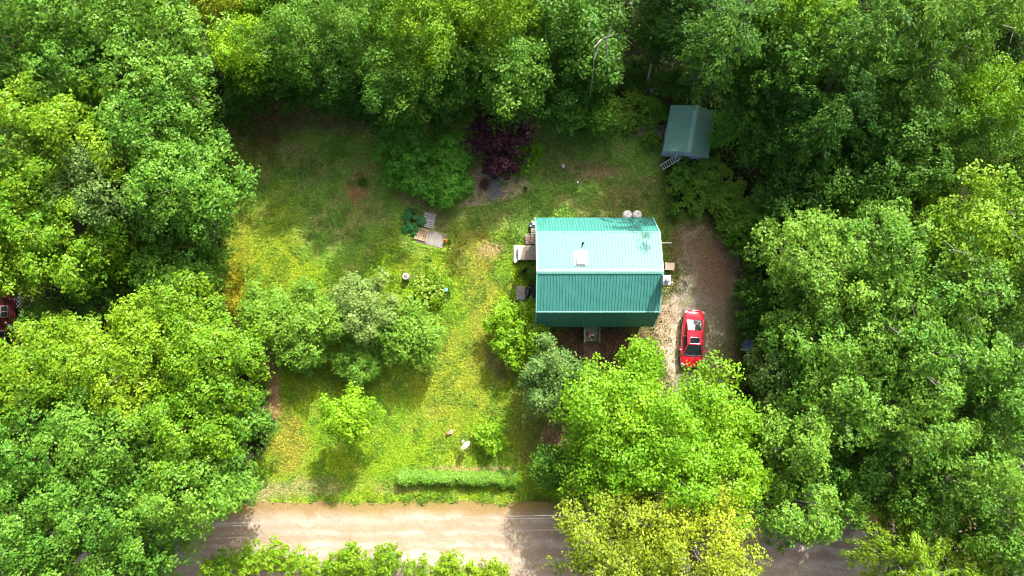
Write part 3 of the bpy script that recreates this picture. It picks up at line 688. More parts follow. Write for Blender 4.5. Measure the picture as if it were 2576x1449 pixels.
# platform with plywood
plain('plywood', (0.27, 0.24, 0.19), 0.85, 0.08, 4, stretch=(1, 6, 1)); plain('cream_board', (0.62, 0.50, 0.38), 0.7, 0.06, 3)
x, y = at(1326.5, 635.5, 0.7)
pl = empty('work_table', (x, y, 0), 0, 'low table topped with a grey brown plywood sheet at the left wall', 'table')
MB().box((0, 0, 0.62), (1.46, 1.16, 0.03)).build('top', MAT['plywood'], pl)
for sx_ in (-0.66, 0.66):
    for sy_ in (-0.5, 0.5): MB().box((sx_, sy_, 0.30), (0.09, 0.09, 0.60)).build('leg', MAT['old_wood'], pl)
tag(MB().box((0, 0, 0), (0.26, 1.14, 0.035)).build('board', MAT['cream_board'], loc=(x - 0.60, y, 0.657)), 'cream board laid along the outer edge of the plywood table', 'board')
tag(MB().prism([(-0.12, 0.57), (-0.14, -0.57), (0.06, -0.57), (0.22, 0.16), (0.40, 0.18), (0.44, 0.40), (0.14, 0.46), (0.12, 0.57)][::-1], 0, 0.03).build('board', MAT['cream_board'], loc=(x - 0.32, y, 0.642)), 'cut cream offcut with a notch lying on the plywood table', 'board')
x2, y2 = at(1298, 636, 0.2); sb = empty('wooden_step', (x2, y2, 0), 0, 'narrow grey plank step left of the plywood table', 'step')
for k in range(3): MB().box((0, -0.42 + k * 0.42, 0.2), (0.34, 0.40, 0.04)).build('plank', MAT['weathered'], sb)
for yy in (-0.5, 0.5): MB().box((0, yy, 0.09), (0.3, 0.06, 0.18)).build('support', MAT['weathered'], sb)
x2, y2 = at(1297, 656, 0.2)
bk_ = empty('bucket', (x2, y2, 0), 0.5, 'small white square bucket at the foot of the plank step', 'bucket')
MB().box((0, 0, 0.14), (0.24, 0.24, 0.28)).build('body', MAT['white_paint'], bk_, bevel=0.03); MB().box((0, 0, 0.29), (0.27, 0.27, 0.03)).build('lid', MAT['white_paint'], bk_, bevel=0.01)
# step box right of the house
x, y = at(1685, 670, 0.5); sb = empty('wooden_box', (x, y, 0), math.radians(-3), 'pale tan lidded box standing right of the house', 'box')
MB().box((0, 0, 0.22), (0.66, 0.5, 0.44)).build('body', MAT['plywood'], sb); MB().box((0, 0, 0.47), (0.76, 0.60, 0.04)).build('lid', MAT['cream_board'], sb, bevel=0.01)

# ------------------------------------------------------------------ lawn objects
def pallet(u, v, rz, mat, label, lx, ly, nb, hz, z0=0.0):
    x, y = at(u, v, 0.1); e = empty('pallet', (x, y, z0), rz, label, 'pallet')
    for k in range(3): MB().box((-(lx / 2) + 0.05 + k * (lx - 0.1) / 2, 0, 0.07), (0.045, ly, 0.09)).build('stringer', mat, e)
    for k in range(nb): MB().box((0, -ly / 2 + 0.05 + k * (ly - 0.1) / (nb - 1), 0.125), (lx, (ly / nb) * 0.60, 0.02)).build('deck_board', mat, e)
    for k in range(3): MB().box((0, -ly / 2 + 0.05 + k * (ly - 0.1) / 2, 0.013), (lx, 0.09, 0.02)).build('bottom_board', mat, e)
    return e
plain('pallet_grey', (0.34, 0.34, 0.36), 0.9, 0.15, 5, stretch=(1, 8, 1)); plain('pallet_brown', (0.30, 0.21, 0.13), 0.9, 0.25, 5, stretch=(1, 8, 1)); plain('sheet_wood', (0.17, 0.16, 0.14), 0.85, 0.25, 1.6)
pallet(1079, 554, math.radians(-14), MAT['pallet_grey'], 'grey slatted pallet next to the big leaved plant', 0.92, 1.18, 8, 0)
x, y = at(1085, 599.5); tag(MB().box((0, 0, 0.03), (2.2, 1.15, 0.025)).build('plywood_sheet', MAT['sheet_wood'], loc=(x, y, 0), rz=math.radians(-14)), 'weathered grey brown plywood sheet lying on the lawn', 'plywood')
pallet(1061, 590, math.radians(73), MAT['pallet_brown'], 'brown wooden pallet lying on the end of the plywood sheet', 0.98, 1.0, 6, 0, 0.046)
x, y = at(1021, 696, 0.5)
br = empty('barrel', (x, y, 0), 0, 'squat pale grey barrel with a brown top on the lawn', 'barrel')
plain('pale_metal', (0.42, 0.47, 0.50), 0.35, 0.08, 4, metal=0.3); plain('rust_brown', (0.16, 0.10, 0.08), 0.9, 0.2, 6)
MB().lathe([(0.0, 0.0), (0.24, 0.0), (0.29, 0.15), (0.30, 0.45), (0.27, 0.66), (0.20, 0.76)], 28).build('body', MAT['pale_metal'], br)
MB().lathe([(0.20, 0.75), (0.215, 0.79), (0.20, 0.82), (0.17, 0.82), (0.165, 0.77)], 28).build('rim', MAT['white_paint'], br)
MB().lathe([(0.17, 0.78), (0.03, 0.785), (0.025, 0.81), (0.0, 0.815)], 24).build('lid', MAT['rust_brown'], br)
x, y = at(1122.5, 729, 1.35)
bh = empty('birdhouse', (x, y, 0), 0, 'small teal roofed bird feeder on a post by the yellow flowering bush', 'bird feeder')
MB().tube([(0, 0, 0), (0, 0, 1.2)], 0.03).build('post', MAT['weathered'], bh); MB().box((0, 0, 1.27), (0.16, 0.16, 0.2)).build('box', MAT['white_paint'], bh)
MB().box((0, 0.0, 1.39), (0.25, 0.24, 0.04)).build('roof', plain('teal', (0.10, 0.30, 0.27), 0.5), bh, bevel=0.01)
# dish
x, y = at(1173, 1121, 1.25)
di = empty('satellite_dish', (x, y, 0), math.atan2(0.78, -0.63), 'white satellite dish on a short pole on the front lawn', 'satellite dish')
mb = MB(); el = math.radians(17); fx = Vector((math.cos(el), 0, math.sin(el))); up_ = Vector((-math.sin(el), 0, math.cos(el))); sd_ = Vector((0, 1, 0)); n = 28; vs = []; fs = []
c0 = Vector((0.0, 0, 1.35))
for i in range(6):
    for k in range(n):
        r = i / 5; a = 2 * math.pi * k / n; vs.append(c0 + sd_ * 0.42 * r * math.cos(a) + up_ * 0.45 * r * math.sin(a) + fx * 0.07 * r * r)
for i in range(5):
    for k in range(n): fs.append((i * n + k, i * n + (k + 1) % n, (i + 1) * n + (k + 1) % n, (i + 1) * n + k))
ds = mb.add(vs, fs, True).build('reflector', MAT['white_paint'], di); sm_ = ds.modifiers.new('solid', 'SOLIDIFY'); sm_.thickness = 0.015
MB().tube([(0, 0, 0.92), Vector((0.42, 0, 1.05))], 0.022).box((0.45, 0, 1.10), (0.10, 0.16, 0.10)).build('feed_arm', MAT['white_paint'], di)
MB().tube([(-0.06, 0, 0), (-0.06, 0, 1.3)], 0.035, 8).box((-0.04, 0, 1.32), (0.10, 0.14, 0.22)).build('pole', MAT['galv'], di)
# small things in the back lawn
x, y = at(1417, 417, 0.15); vb = empty('utility_box', (x, y, 0), -0.05, 'small square white box set in the back lawn', 'utility box')
MB().box((0, 0, 0.1), (0.26, 0.30, 0.2)).build('body', MAT['galv'], vb, bevel=0.01); MB().box((0, 0.09, 0.208), (0.2, 0.06, 0.015)).build('vent', MAT['concrete'], vb)
x, y = at(1453.5, 459, 0.1); sx_ = empty('marker', (x, y, 0), 0, 'tiny white square marker beside a weed in the back lawn', 'marker')
MB().tube([(0, 0, 0), (0, 0, 0.2)], 0.015).build('stake', MAT['galv'], sx_); MB().box((0, 0, 0.21), (0.11, 0.15, 0.02)).build('plate', MAT['white_paint'], sx_)
x, y = at(1463, 432.5, 0.1); tag(MB().tube([(-0.06, 0.05, 0.03), (0, 0.06, 0.05), (0.05, 0, 0.05), (0.05, -0.07, 0.03)], [0.015, 0.035, 0.035, 0.02], 8).build('bone_toy', MAT['white_paint'], loc=(x, y, 0)), 'tiny curved white thing lying on the back lawn', 'toy')
lump('rock', (*at(1089, 504), 0), (0.20, 0.15, 0.18), 21, MAT['concrete'], 'pale grey rock below the big double shrub', 'rock')
lump('rock', (*at(1104, 508), 0), (0.10, 0.08, 0.10), 22, MAT['concrete'], 'smaller grey rock right of the pale one below the double shrub', 'rock')
m = plain('blue_tarp_mat', (0.13, 0.18, 0.30), 0.35, 0.35, 3, 0.8)
lump('tarp', (*at(1883, 866, 0.5), 0), (0.55, 0.6, 0.75), 31, m, 'crumpled blue grey tarp at the wood edge right of the driveway', 'tarp', amp=0.5)

# brush pile: red brown twigs
rr = random.Random(77); x, y = at(1219, 462, 0.2); mb = MB()
for k in range(150):
    a = rr.uniform(0, 6.28); r = rr.uniform(0, 0.45); p = Vector((math.cos(a) * r, math.sin(a) * r, rr.uniform(0.03, 0.45 * (1 - r * 1.3)) + 0.02)); b2 = rr.uniform(0, 6.28); d = Vector((math.cos(b2), math.sin(b2), rr.uniform(-.1, .1))) * rr.uniform(0.15, 0.38)
    mb.tube([p - d, p + Vector((0, 0, 0.03)), p + d], 0.010, 3, False)
tag(mb.build('brush_pile', plain('twig', (0.12, 0.06, 0.05), 0.9, 0.3, 8), loc=(x, y, 0)), 'round pile of red brown twigs on the paver path', 'brush pile')

# power lines over the road
plain('wire', (0.22, 0.21, 0.20), 0.4, 0.1, 4)
for (yv, z, r, lb, tw_) in [(1297, 8.2, 0.006, 'upper twisted power cable strung over the road', 1), (1303, 8.0, 0.008, 'lower thick power cable strung close under the twisted one', 0), (1333, 7.6, 0.005, 'single thin wire strung over the middle of the road', 0)]:
    y = at(0, yv, z)[1]; pts = []
    for k in range(48):
        X_ = -60 + k * 1.5; pts.append((X_, y - 0.0009 * (X_ - 6) ** 2 * 0.8, z + 0.0012 * (X_ ** 2) * 0.5))
    mb = MB().tube(pts, r, 5)
    if tw_:
        mb.tube([(p[0], p[1] + 0.04 * math.cos(k * 2.1), p[2] + 0.04 * math.sin(k * 2.1)) for k, p in enumerate(pts)], 0.005, 4)
    tag(mb.build('power_line', MAT['wire']), lb, 'power line', 'power lines along the road')

up = empty('utility_pole', (10.5, -18.0, 0), 0, 'wooden utility pole under the golden olive trees where the cables end', 'utility pole')
MB().tube([(0, 0, 0), (0, 0, 9.0)], [0.15, 0.11], 10).build('pole', MAT['bark'], up); MB().box((0, -0.4, 8.1), (0.12, 1.6, 0.12)).build('crossarm', MAT['bark'], up)
# ------------------------------------------------------------------ car
m, t, b = new_mat('car_paint'); b.inputs['Base Color'].default_value = (0.62, 0.010, 0.030, 1); b.inputs['Roughness'].default_value = 0.32; b.inputs['Coat Weight'].default_value = 1.0; b.inputs['Coat Roughness'].default_value = 0.05; b.inputs['Metallic'].default_value = 0.15
plain('tyre', (0.02, 0.02, 0.02), 0.85); plain('chrome', (0.6, 0.6, 0.62), 0.25, metal=0.9)
m = plain('tail_lens', (0.75, 0.35, 0.33), 0.15, spec=0.8); plain('black_trim', (0.012, 0.012, 0.012), 0.3)
cx, cy = at(1742.5, 852, 0.7)
car = empty('car', (cx, cy, 0), math.radians(-3.6), 'glossy red four door saloon car with a sunroof parked on the gravel drive', 'car')
# stations along y (front is -y): y, half width, sill z, belt z, crown z (centre), half width of flat top
ST = [(2.30, 0.42, 0.42, 0.70, 0.74), (2.24, 0.60, 0.34, 0.84, 0.90), (2.05, 0.76, 0.26, 0.93, 1.00), (1.70, 0.845, 0.24, 0.96, 1.035), (1.20, 0.895, 0.22, 0.97, 1.02), (0.60, 0.90, 0.20, 0.95, 0.97), (0.0, 0.90, 0.20, 0.93, 0.95),
      (-0.60, 0.90, 0.20, 0.91, 0.93), (-1.05, 0.895, 0.22, 0.90, 0.95), (-1.35, 0.89, 0.24, 0.86, 0.935), (-1.80, 0.87, 0.26, 0.76, 0.85), (-2.12, 0.80, 0.28, 0.66, 0.74), (-2.30, 0.62, 0.32, 0.58, 0.64), (-2.36, 0.35, 0.40, 0.54, 0.57)]
def ring(s):
    y, hw_, z0, zb, zt = s
    half = [(0, z0), (hw_ * 0.86, z0), (hw_ * 0.985, z0 + 0.10), (hw_, z0 + (zb - z0) * 0.55), (hw_ * 0.965, zb - 0.05), (hw_ * 0.90, zb), (hw_ * 0.80, zb + (zt - zb) * 0.45), (hw_ * 0.45, zb + (zt - zb) * 0.88), (0, zt)]
    return [(x_, y, z_) for x_, z_ in half] + [(-x_, y, z_) for x_, z_ in half[-2:0:-1]]
mb = MB(); rings = [ring(s) for s in ST]; n = len(rings[0]); vs = [p for r in rings for p in r]; fs = []
for i in range(len(ST) - 1):
    for k in range(n): fs.append((i * n + k, (i + 1) * n + k, (i + 1) * n + (k + 1) % n, i * n + (k + 1) % n))
mb.add(vs, fs, True); mb.add(rings[0], [tuple(range(n))]); mb.add(rings[-1][::-1], [tuple(range(n))])
body = mb.build('body', MAT['car_paint'], car); sb_ = body.modifiers.new('sub', 'SUBSURF'); sb_.levels = 1; sb_.render_levels = 2
# greenhouse: bottom outline (belt) and roof outline
def quad_panel(c4, mat, name, nu=8, nv=6, bul=0.04, off=0.0, parent=car):
    a, b1, c_, d_ = [Vector(p) for p in c4]; nr = (b1 - a).cross(d_ - a).normalized()
    if nr.dot(Vector((a.x + c_.x, a.y + c_.y, 1.0))) < 0: nr = -nr
    vs = []; fs = []
    for i in range(nu + 1):
        for j in range(nv + 1):
            u_, v_ = i / nu, j / nv; p = (a * (1 - u_) + b1 * u_) * (1 - v_) + (d_ * (1 - u_) + c_ * u_) * v_
            p = p + nr * (off + bul * 4 * u_ * (1 - u_)); vs.append(p)
    for i in range(nu):
        for j in range(nv): fs.append((i * (nv + 1) + j, (i + 1) * (nv + 1) + j, (i + 1) * (nv + 1) + j + 1, i * (nv + 1) + j + 1))
    return MB().add(vs, fs, True).build(name, mat, parent)
# roof corners
RF = [(-0.52, -0.42, 1.41), (0.52, -0.42, 1.41), (0.58, 0.72, 1.41), (-0.58, 0.72, 1.41)]
WB = [(-0.76, -1.28, 0.92), (0.76, -1.28, 0.92)]; RBk = [(0.64, 1.52, 1.02), (-0.64, 1.52, 1.02)]
quad_panel([RF[0], RF[1], RF[2], RF[3]], MAT['car_paint'], 'roof', 10, 10, 0.035)
ws = quad_panel([WB[0], WB[1], RF[1], RF[0]], MAT['glass'], 'windshield', 10, 6, 0.05)
quad_panel([RBk[0], RBk[1], RF[3], RF[2]], MAT['glass'], 'rear_window', 10, 6, 0.012)
for sg in (-1, 1):
    bl = [(sg * 0.80, -1.22, 0.90), (sg * 0.83, 0.0, 0.93), (sg * 0.80, 1.45, 0.98)]
    q = [(sg * 0.765, -1.26, 0.91), (sg * 0.65, 1.50, 1.01), (sg * 0.58, 0.72, 1.41), (sg * 0.52, -0.42, 1.41)]
    a, b1, c_, d_ = [Vector(p) for p in q]
    vs = []; fs = []; NU = 10
    for i in range(NU + 1):
        u_ = i / NU; lo = a * (1 - u_) + b1 * u_; lo.x = sg * (0.765 + 0.075 * math.sin(math.pi * u_) - 0.115 * u_ + 0.0)
        hi = d_ * (1 - u_) + c_ * u_; vs += [lo, (lo * 0.5 + hi * 0.5) + Vector((sg * 0.03, 0, 0)), hi]
    for i in range(NU):
        for j in range(2): fs.append((i * 3 + j, i * 3 + 3 + j, i * 3 + 4 + j, i * 3 + 1 + j))
    sw = MB().add(vs, fs, True).build('side_window', MAT['glass'], car)
    mb = MB()   # pillars in body colour along the roof edge
    mb.tube([(sg * 0.765, -1.27, 0.93), (sg * 0.54, -0.44, 1.405), (sg * 0.60, 0.15, 1.42), (sg * 0.59, 0.72, 1.40), (sg * 0.66, 1.50, 1.02)], [0.035, 0.035, 0.035, 0.04, 0.07], 6)
    mb.tube([(sg * 0.835, 0.20, 0.95), (sg * 0.60, 0.22, 1.40)], 0.03, 5)
    mb.build('pillar', MAT['car_paint'], car)
    dm = MB(); dm.tube([(sg * 0.895, 0.10, 0.30), (sg * 0.902, 0.12, 0.92)], 0.006, 4); dm.tube([(sg * 0.895, -0.98, 0.30), (sg * 0.895, -0.98, 0.88)], 0.006, 4); dm.tube([(sg * 0.895, 1.05, 0.45), (sg * 0.90, 1.02, 0.93)], 0.006, 4)
    dm.build('door_seam', MAT['black_trim'], car)
    for yy in (-0.02, 0.92): MB().box((sg * 0.905, yy, 0.80), (0.03, 0.16, 0.03)).build('door_handle', MAT['car_paint'], car, bevel=0.008)
    mr = MB().box((sg * 0.98, -0.92, 0.95), (0.20, 0.12, 0.13)).build('mirror', MAT['car_paint'], car, bevel=0.04)
    for yy in (-1.42, 1.36):
        wh = MB().lathe([(0.20, -0.10), (0.31, -0.10), (0.335, -0.06), (0.335, 0.06), (0.31, 0.10), (0.20, 0.10)], 28)
        wh.v = [(sg * 0.80 + z_ * 1.0, yy + x_, 0.335 + y_) for x_, y_, z_ in wh.v]
        wo = wh.build('wheel', MAT['tyre'], car)
        rm_ = MB().lathe([(0.0, 0.075), (0.05, 0.085), (0.19, 0.07), (0.215, 0.10)], 20)
        rm_.v = [(sg * (0.80 + z_), yy + x_, 0.335 + y_) for x_, y_, z_ in rm_.v]; rm_.build('rim', MAT['chrome'], wo)
    MB().box((sg * 0.68, 2.13, 0.87), (0.30, 0.16, 0.10), rz=-sg * 0.5).build('taillight', MAT['tail_lens'], car, bevel=0.03)
    MB().box((sg * 0.66, -2.10, 0.68), (0.32, 0.20, 0.10), rz=sg * 0.45).build('headlight', MAT['skylight_glass'], car, bevel=0.03)
sr = MB().box((0.0, -0.10, 1.452), (0.72, 0.44, 0.012)).build('sunroof', plain('sunroof_glass', (0.012, 0.012, 0.014), 0.25, spec=0.15), car, bevel=0.004)
mb = MB(); 
for (a, b2) in (((-0.37, -0.335), (0.37, -0.335)), ((0.37, -0.335), (0.37, 0.135)), ((0.37, 0.135), (-0.37, 0.135)), ((-0.37, 0.135), (-0.37, -0.335))): mb.tube([(a[0], a[1], 1.452), (b2[0], b2[1], 1.452)], 0.014, 4)
mb.build('frame', MAT['chrome'], sr)
MB().box((0, 2.27, 0.93), (0.5, 0.05, 0.03)).build('spoiler', MAT['tail_lens'], car, bevel=0.01)
wpm = MB(); wpm.tube([(-0.72, -1.29, 0.95), (-0.3, -1.37, 0.965), (0.3, -1.37, 0.965), (0.72, -1.29, 0.95)], 0.03, 5); wpm.tube([(-0.4, -1.34, 0.99), (0.15, -1.24, 1.03)], 0.010, 4); wpm.tube([(0.05, -1.34, 0.99), (0.58, -1.22, 1.02)], 0.010, 4); wpm.build('wiper', MAT['black_trim'], car)

# ------------------------------------------------------------------ red house at the left edge
plain('red_siding', (0.075, 0.012, 0.012), 0.7, 0.15, 4); plain('red_roof', (0.06, 0.06, 0.06), 0.8)
rh = empty('house', (-40.0, -2.6, 0), 0, 'dark red house cut off by the left edge of the photo', 'house')
mb = MB().box((-3.5, 0, 3.0), (7.0, 6.6, 5.2))
for k in range(24): mb.box((0.004, 0, 0.5 + k * 0.21), (0.03, 6.6, 0.03))
mb.build('wall', MAT['red_siding'], rh)
mb = MB()
for sg in (-1, 1): mb.box((-3.5 + sg * 2.0, 0, 6.55), (4.6, 7.2, 0.12), M=Matrix.Rotation(sg * 0.5, 3, 'Y'))
mb.build('roof', MAT['red_roof'], rh)
for (yy, ww, z0, z1, nm) in [(0.75, 0.8, 1.5, 2.9, 0), (-1.25, 0.95, 0.75, 2.5, 1)]:
    wn = MB().box((0.02, yy, (z0 + z1) / 2), (0.08, ww + 0.14, z1 - z0 + 0.14)).build('window', plain('pinkish_frame', (0.42, 0.30, 0.27), 0.6) if not MAT.get('pinkish_frame') else MAT['pinkish_frame'], rh)
    MB().box((0.03, yy, (z0 + z1) / 2), (0.09, ww, z1 - z0)).build('pane', MAT['glass'], wn)
    mu = MB().box((0.045, yy, (z0 + z1) / 2), (0.08, 0.04, z1 - z0)); mu.box((0.045, yy, (z0 + z1) / 2), (0.085, ww, 0.04)) if not nm else None
    mu.build('mullion', MAT['pinkish_frame'], wn)
MB().box((0.10, -0.45, 1.15), (0.16, 0.35, 0.6)).lathe([(0.0, 0.08), (0.09, 0.05), (0.09, -0.05), (0, -0.08)], 12, (0.16, -0.15, 1.75)).build('meter_box', MAT['concrete'], rh)
mb = MB()
for k in range(14):
    y0 = -2.4 + k * 0.34
    if k in (4, 8, 9): continue
    mb.tube([(0.10, y0, 0.03), (0.06, y0 + 0.3, 0.42)], 0.018, 4); mb.tube([(0.10, y0 + 0.3, 0.03), (0.06, y0, 0.42)], 0.018, 4)
mb.build('lattice', MAT['pale_metal'], rh)
x, y = at(76, 829, 0.5); ac = empty('crate', (x, y, 0), 0.06, 'open pale green plastic crate beside the red house', 'crate')
mb = MB(); mb.box((0, 0, 0.03), (0.74, 0.52, 0.05))
for (c, d) in (((0.36, 0, 0.25), (0.04, 0.52, 0.5)), ((-0.36, 0, 0.25), (0.04, 0.52, 0.5)), ((0, 0.25, 0.25), (0.70, 0.04, 0.5)), ((0, -0.25, 0.25), (0.70, 0.04, 0.5))): mb.box(c, d)
mb.build('tub', MAT['pale_green'], ac); MB().box((0, 0, 0.51), (0.80, 0.56, 0.02)).build('lid', MAT['skylight_glass'], ac)
x, y = at(73, 845, 0.3); lump('bag', (x, y, 0), (0.32, 0.22, 0.3), 41, MAT['skylight_glass'], 'small pale bag below the green crate by the red house', 'bag', amp=0.4)
x, y = at(54, 855, 0.4); hr = empty('hose_reel', (x, y, 0), 0, 'round coiled hose beside the corner of the red house', 'hose')
mb = MB()
for k in range(5):
    r = 0.16 + k * 0.035; mb.tube([(r * math.cos(a), r * math.sin(a), 0.12 + 0.02 * k) for a in [2 * math.pi * i / 20 for i in range(21)]], 0.018, 5, False)
mb.build('hose', MAT['concrete'], hr); MB().lathe([(0.0, 0.0), (0.12, 0.02), (0.12, 0.2), (0.0, 0.21)], 14).build('drum', MAT['black_plastic'], hr)
x, y = at(62, 752, 1.5); MB_ = MB().tube([(0, 0, 0), (0, 0, 3.2)], 0.025).tube([(-0.05, 0.0, 2.8), (0.35, 0.0, 2.8)], 0.015); tag(MB_.build('antenna_mast', MAT['galv'], loc=(x, y, 0)), 'thin grey mast with a short cross arm beside the red house', 'mast')

# ------------------------------------------------------------------ vegetation
GL = 'woodland trees left of the lawn'; GT = 'woodland trees behind the back lawn'; GR = 'woodland trees right of the driveway'; GY = 'trees standing on the lawn'
T = tree
B_, O_ = 'broadleaf_tree', 'tree'
for a in [
 ('hazy olive tree filling the top left corner', 90, 70, 120, 14, 'leaf_green', 'fine'),
 ('dark green tree at the left edge under the corner tree', 40, 215, 95, 12, 'leaf_mid', 'conifer'),
 ('mid green tree at the top edge, second from the left corner', 245, 50, 115, 14, 'leaf_mid', 'broad'),
 ('bright green tree at the top edge left of the dark gap', 395, 70, 115, 15, 'leaf_green', 'broad'),
 ('small yellow tipped tree inside the upper left wood', 250, 190, 95, 13, 'leaf_green', 'broad'),
 ('green tree with layered boughs bordering the dark gap on its left side', 430, 215, 100, 14, 'leaf_green', 'broad'),
 ('yellow green tree with jagged top near the left edge', 120, 300, 105, 13, 'leaf_yellowgreen', 'broad'),
 ('yellow green tree just right of the jagged topped one', 270, 350, 120, 13.5, 'leaf_yellowgreen', 'broad'),
 ('green tree on the lawn side of the upper left wood', 425, 345, 110, 13, 'leaf_green', 'broad'),
 ('bright green tree at the left edge above the red house', 75, 500, 125, 12.5, 'leaf_yellowgreen', 'broad'),
 ('pale green tree in the middle of the left wood', 300, 470, 110, 12.5, 'leaf_grey', 'broad'),
 ('green tree whose crown reaches furthest over the lawn from the left wood', 480, 470, 128, 13, 'leaf_green', 'broad'),
 ('broad yellow green tree right above the dark hollow', 210, 600, 130, 12, 'leaf_yellowgreen', 'broad'),
 ('bright green tree overhanging the red house from above', 55, 660, 92, 11, 'leaf_yellowgreen', 'broad'),
 ('low dark green tree shaded in the hollow of the left wood', 430, 620, 115, 7.5, 'leaf_mid', 'broad'),
 ('dark feathery tree in the hollow right of the red house', 275, 735, 95, 6.5, 'leaf_conifer', 'conifer'),
 ('shaded tree between the hollow and the lower left canopy', 450, 715, 95, 8, 'leaf_mid', 'broad'),
 ('narrow dull green tree right beside the red house', 125, 810, 45, 7, 'leaf_mid', 'fine'),
 ('bright lime tree at the top of the lower left canopy', 455, 800, 110, 11, 'leaf_yellowgreen', 'broad'),
 ('yellow topped tree in the middle of the lower left canopy', 340, 905, 135, 12.5, 'leaf_yellowgreen', 'broad'),
 ('yellow green tree just below the crate of the red house', 175, 910, 110, 12, 'leaf_yellowgreen', 'broad'),
 ('yellow green tree at the left edge hiding the foot of the red house', 50, 960, 105, 12, 'leaf_yellowgreen', 'broad'),
 ('lime tree bordering the lawn beside the grouped fruit trees', 540, 900, 115, 11.5, 'leaf_yellowgreen', 'broad'),
 ('green tree with fine crown in the centre of the lower left canopy', 300, 1080, 140, 13, 'leaf_green', 'broad'),
 ('green tree at the left edge, level with the small lawn tree', 95, 1120, 135, 13, 'leaf_green', 'broad'),
 ('yellow green tree bordering the sandy strip of the lawn', 495, 1055, 125, 12, 'leaf_yellowgreen', 'broad'),
 ('low green tree at the lawn edge beyond the yellow green one', 620, 1050, 62, 7, 'leaf_green', 'broad'),
 ('green tree left of the end of the road, upper one', 490, 1215, 125, 11.5, 'leaf_green', 'broad'),
 ('green tree with a dark hole beside it in the lower left', 290, 1255, 130, 12.5, 'leaf_green', 'broad'),
 ('green tree at the left edge near the lower corner', 90, 1290, 125, 13, 'leaf_green', 'broad'),
 ('green tree reaching over the left end of the road', 400, 1335, 92, 10, 'leaf_green', 'broad'),
 ('small green tree at the lawn corner where the road vanishes', 575, 1180, 72, 8, 'leaf_green', 'broad'),
 ('green tree at the bottom edge, nearest to the left corner', 140, 1420, 105, 12, 'leaf_green', 'broad'),
 ('green tree at the bottom edge left of the road end', 330, 1440, 90, 10.5, 'leaf_green', 'broad'),
]:
    T(B_, a[0], O_, a[1], a[2], a[3], a[4], a[5], a[6], GL)
for a in [
 ('olive yellow tree at the top edge right of the dark gap', 560, 25, 75, 9, 'leaf_olive', 'fine', 0),
 ('golden green tree at the top edge above the bright narrow one', 690, 15, 85, 9, 'leaf_yellowgreen', 'fine', 0),
 ('bright yellow green narrow tree jutting down from the back wood', 635, 140, 78, 9.5, 'leaf_lime', 'fine', .25),
 ('grey green tree right of the bright narrow one', 770, 120, 110, 11, 'leaf_mid', 'fine', .1),
 ('dark green drooping tree above the shaded lawn', 850, 200, 75, 10, 'leaf_dark', 'fine', .1),
 ('drooping green tree at the top edge left of centre', 930, 75, 105, 13, 'leaf_green', 'fine', 0),
 ('tall golden crowned birch at the top edge', 1060, 70, 120, 15.5, 'leaf_yellowgreen', 'fine', .1),
 ('shaded green tree below the golden crowned birch', 1010, 215, 100, 12.5, 'leaf_mid', 'fine', .1),
 ('golden green tree at the top edge over the yellow tipped maple', 1245, 35, 110, 13.5, 'leaf_yellowgreen', 'fine', 0),
 ('mid green tree between the birch and the yellow tipped maple', 1150, 190, 85, 9.5, 'leaf_mid', 'broad', 0),
 ('maple with bright yellow tips above the purple tree', 1290, 205, 92, 10.5, 'leaf_mid', 'big', .15),
 ('dark green tree above the bare forked branch', 1440, 70, 110, 11, 'leaf_mid', 'broad', 0),
 ('dark green tree holding the bare forked branch', 1490, 165, 80, 9.5, 'leaf_dark', 'broad', .2),
 ('small green tree between the maple and the lime shrub', 1420, 268, 62, 6, 'leaf_mid', 'broad', 0),
 ('thin lime green sapling on the back lawn edge', 1510, 295, 52, 4.5, 'leaf_green', 'fine', 0),
 ('dark tree in the deep shade over the clearing', 1700, 45, 95, 10, 'leaf_dark', 'broad', 0),
 ('small shaded tree at the top left corner of the lawn', 620, 205, 50, 6.5, 'leaf_dark', 'broad', .1),
 ('small shaded tree below the grey green one at the lawn edge', 715, 200, 60, 7, 'leaf_dark', 'broad', .1),
 ('small shaded tree below the drooping dark one at the lawn edge', 800, 215, 60, 7, 'leaf_dark', 'broad', .1),
 ('small shaded tree at the lawn edge just left of the birch foot', 890, 235, 52, 6.5, 'leaf_dark', 'broad', .1),
 ('shaded edge tree behind the left part of the back lawn', 960, 255, 60, 6.5, 'leaf_dark', 'broad', .1),
 ('shaded edge tree behind the double shrub', 1120, 258, 55, 6, 'leaf_dark', 'broad', .1),
]:
    T(B_, a[0], O_, a[1], a[2], a[3], a[4], a[5], a[6], GT, shift=a[7], low=-0.85, Hc=a[4] * 0.46)
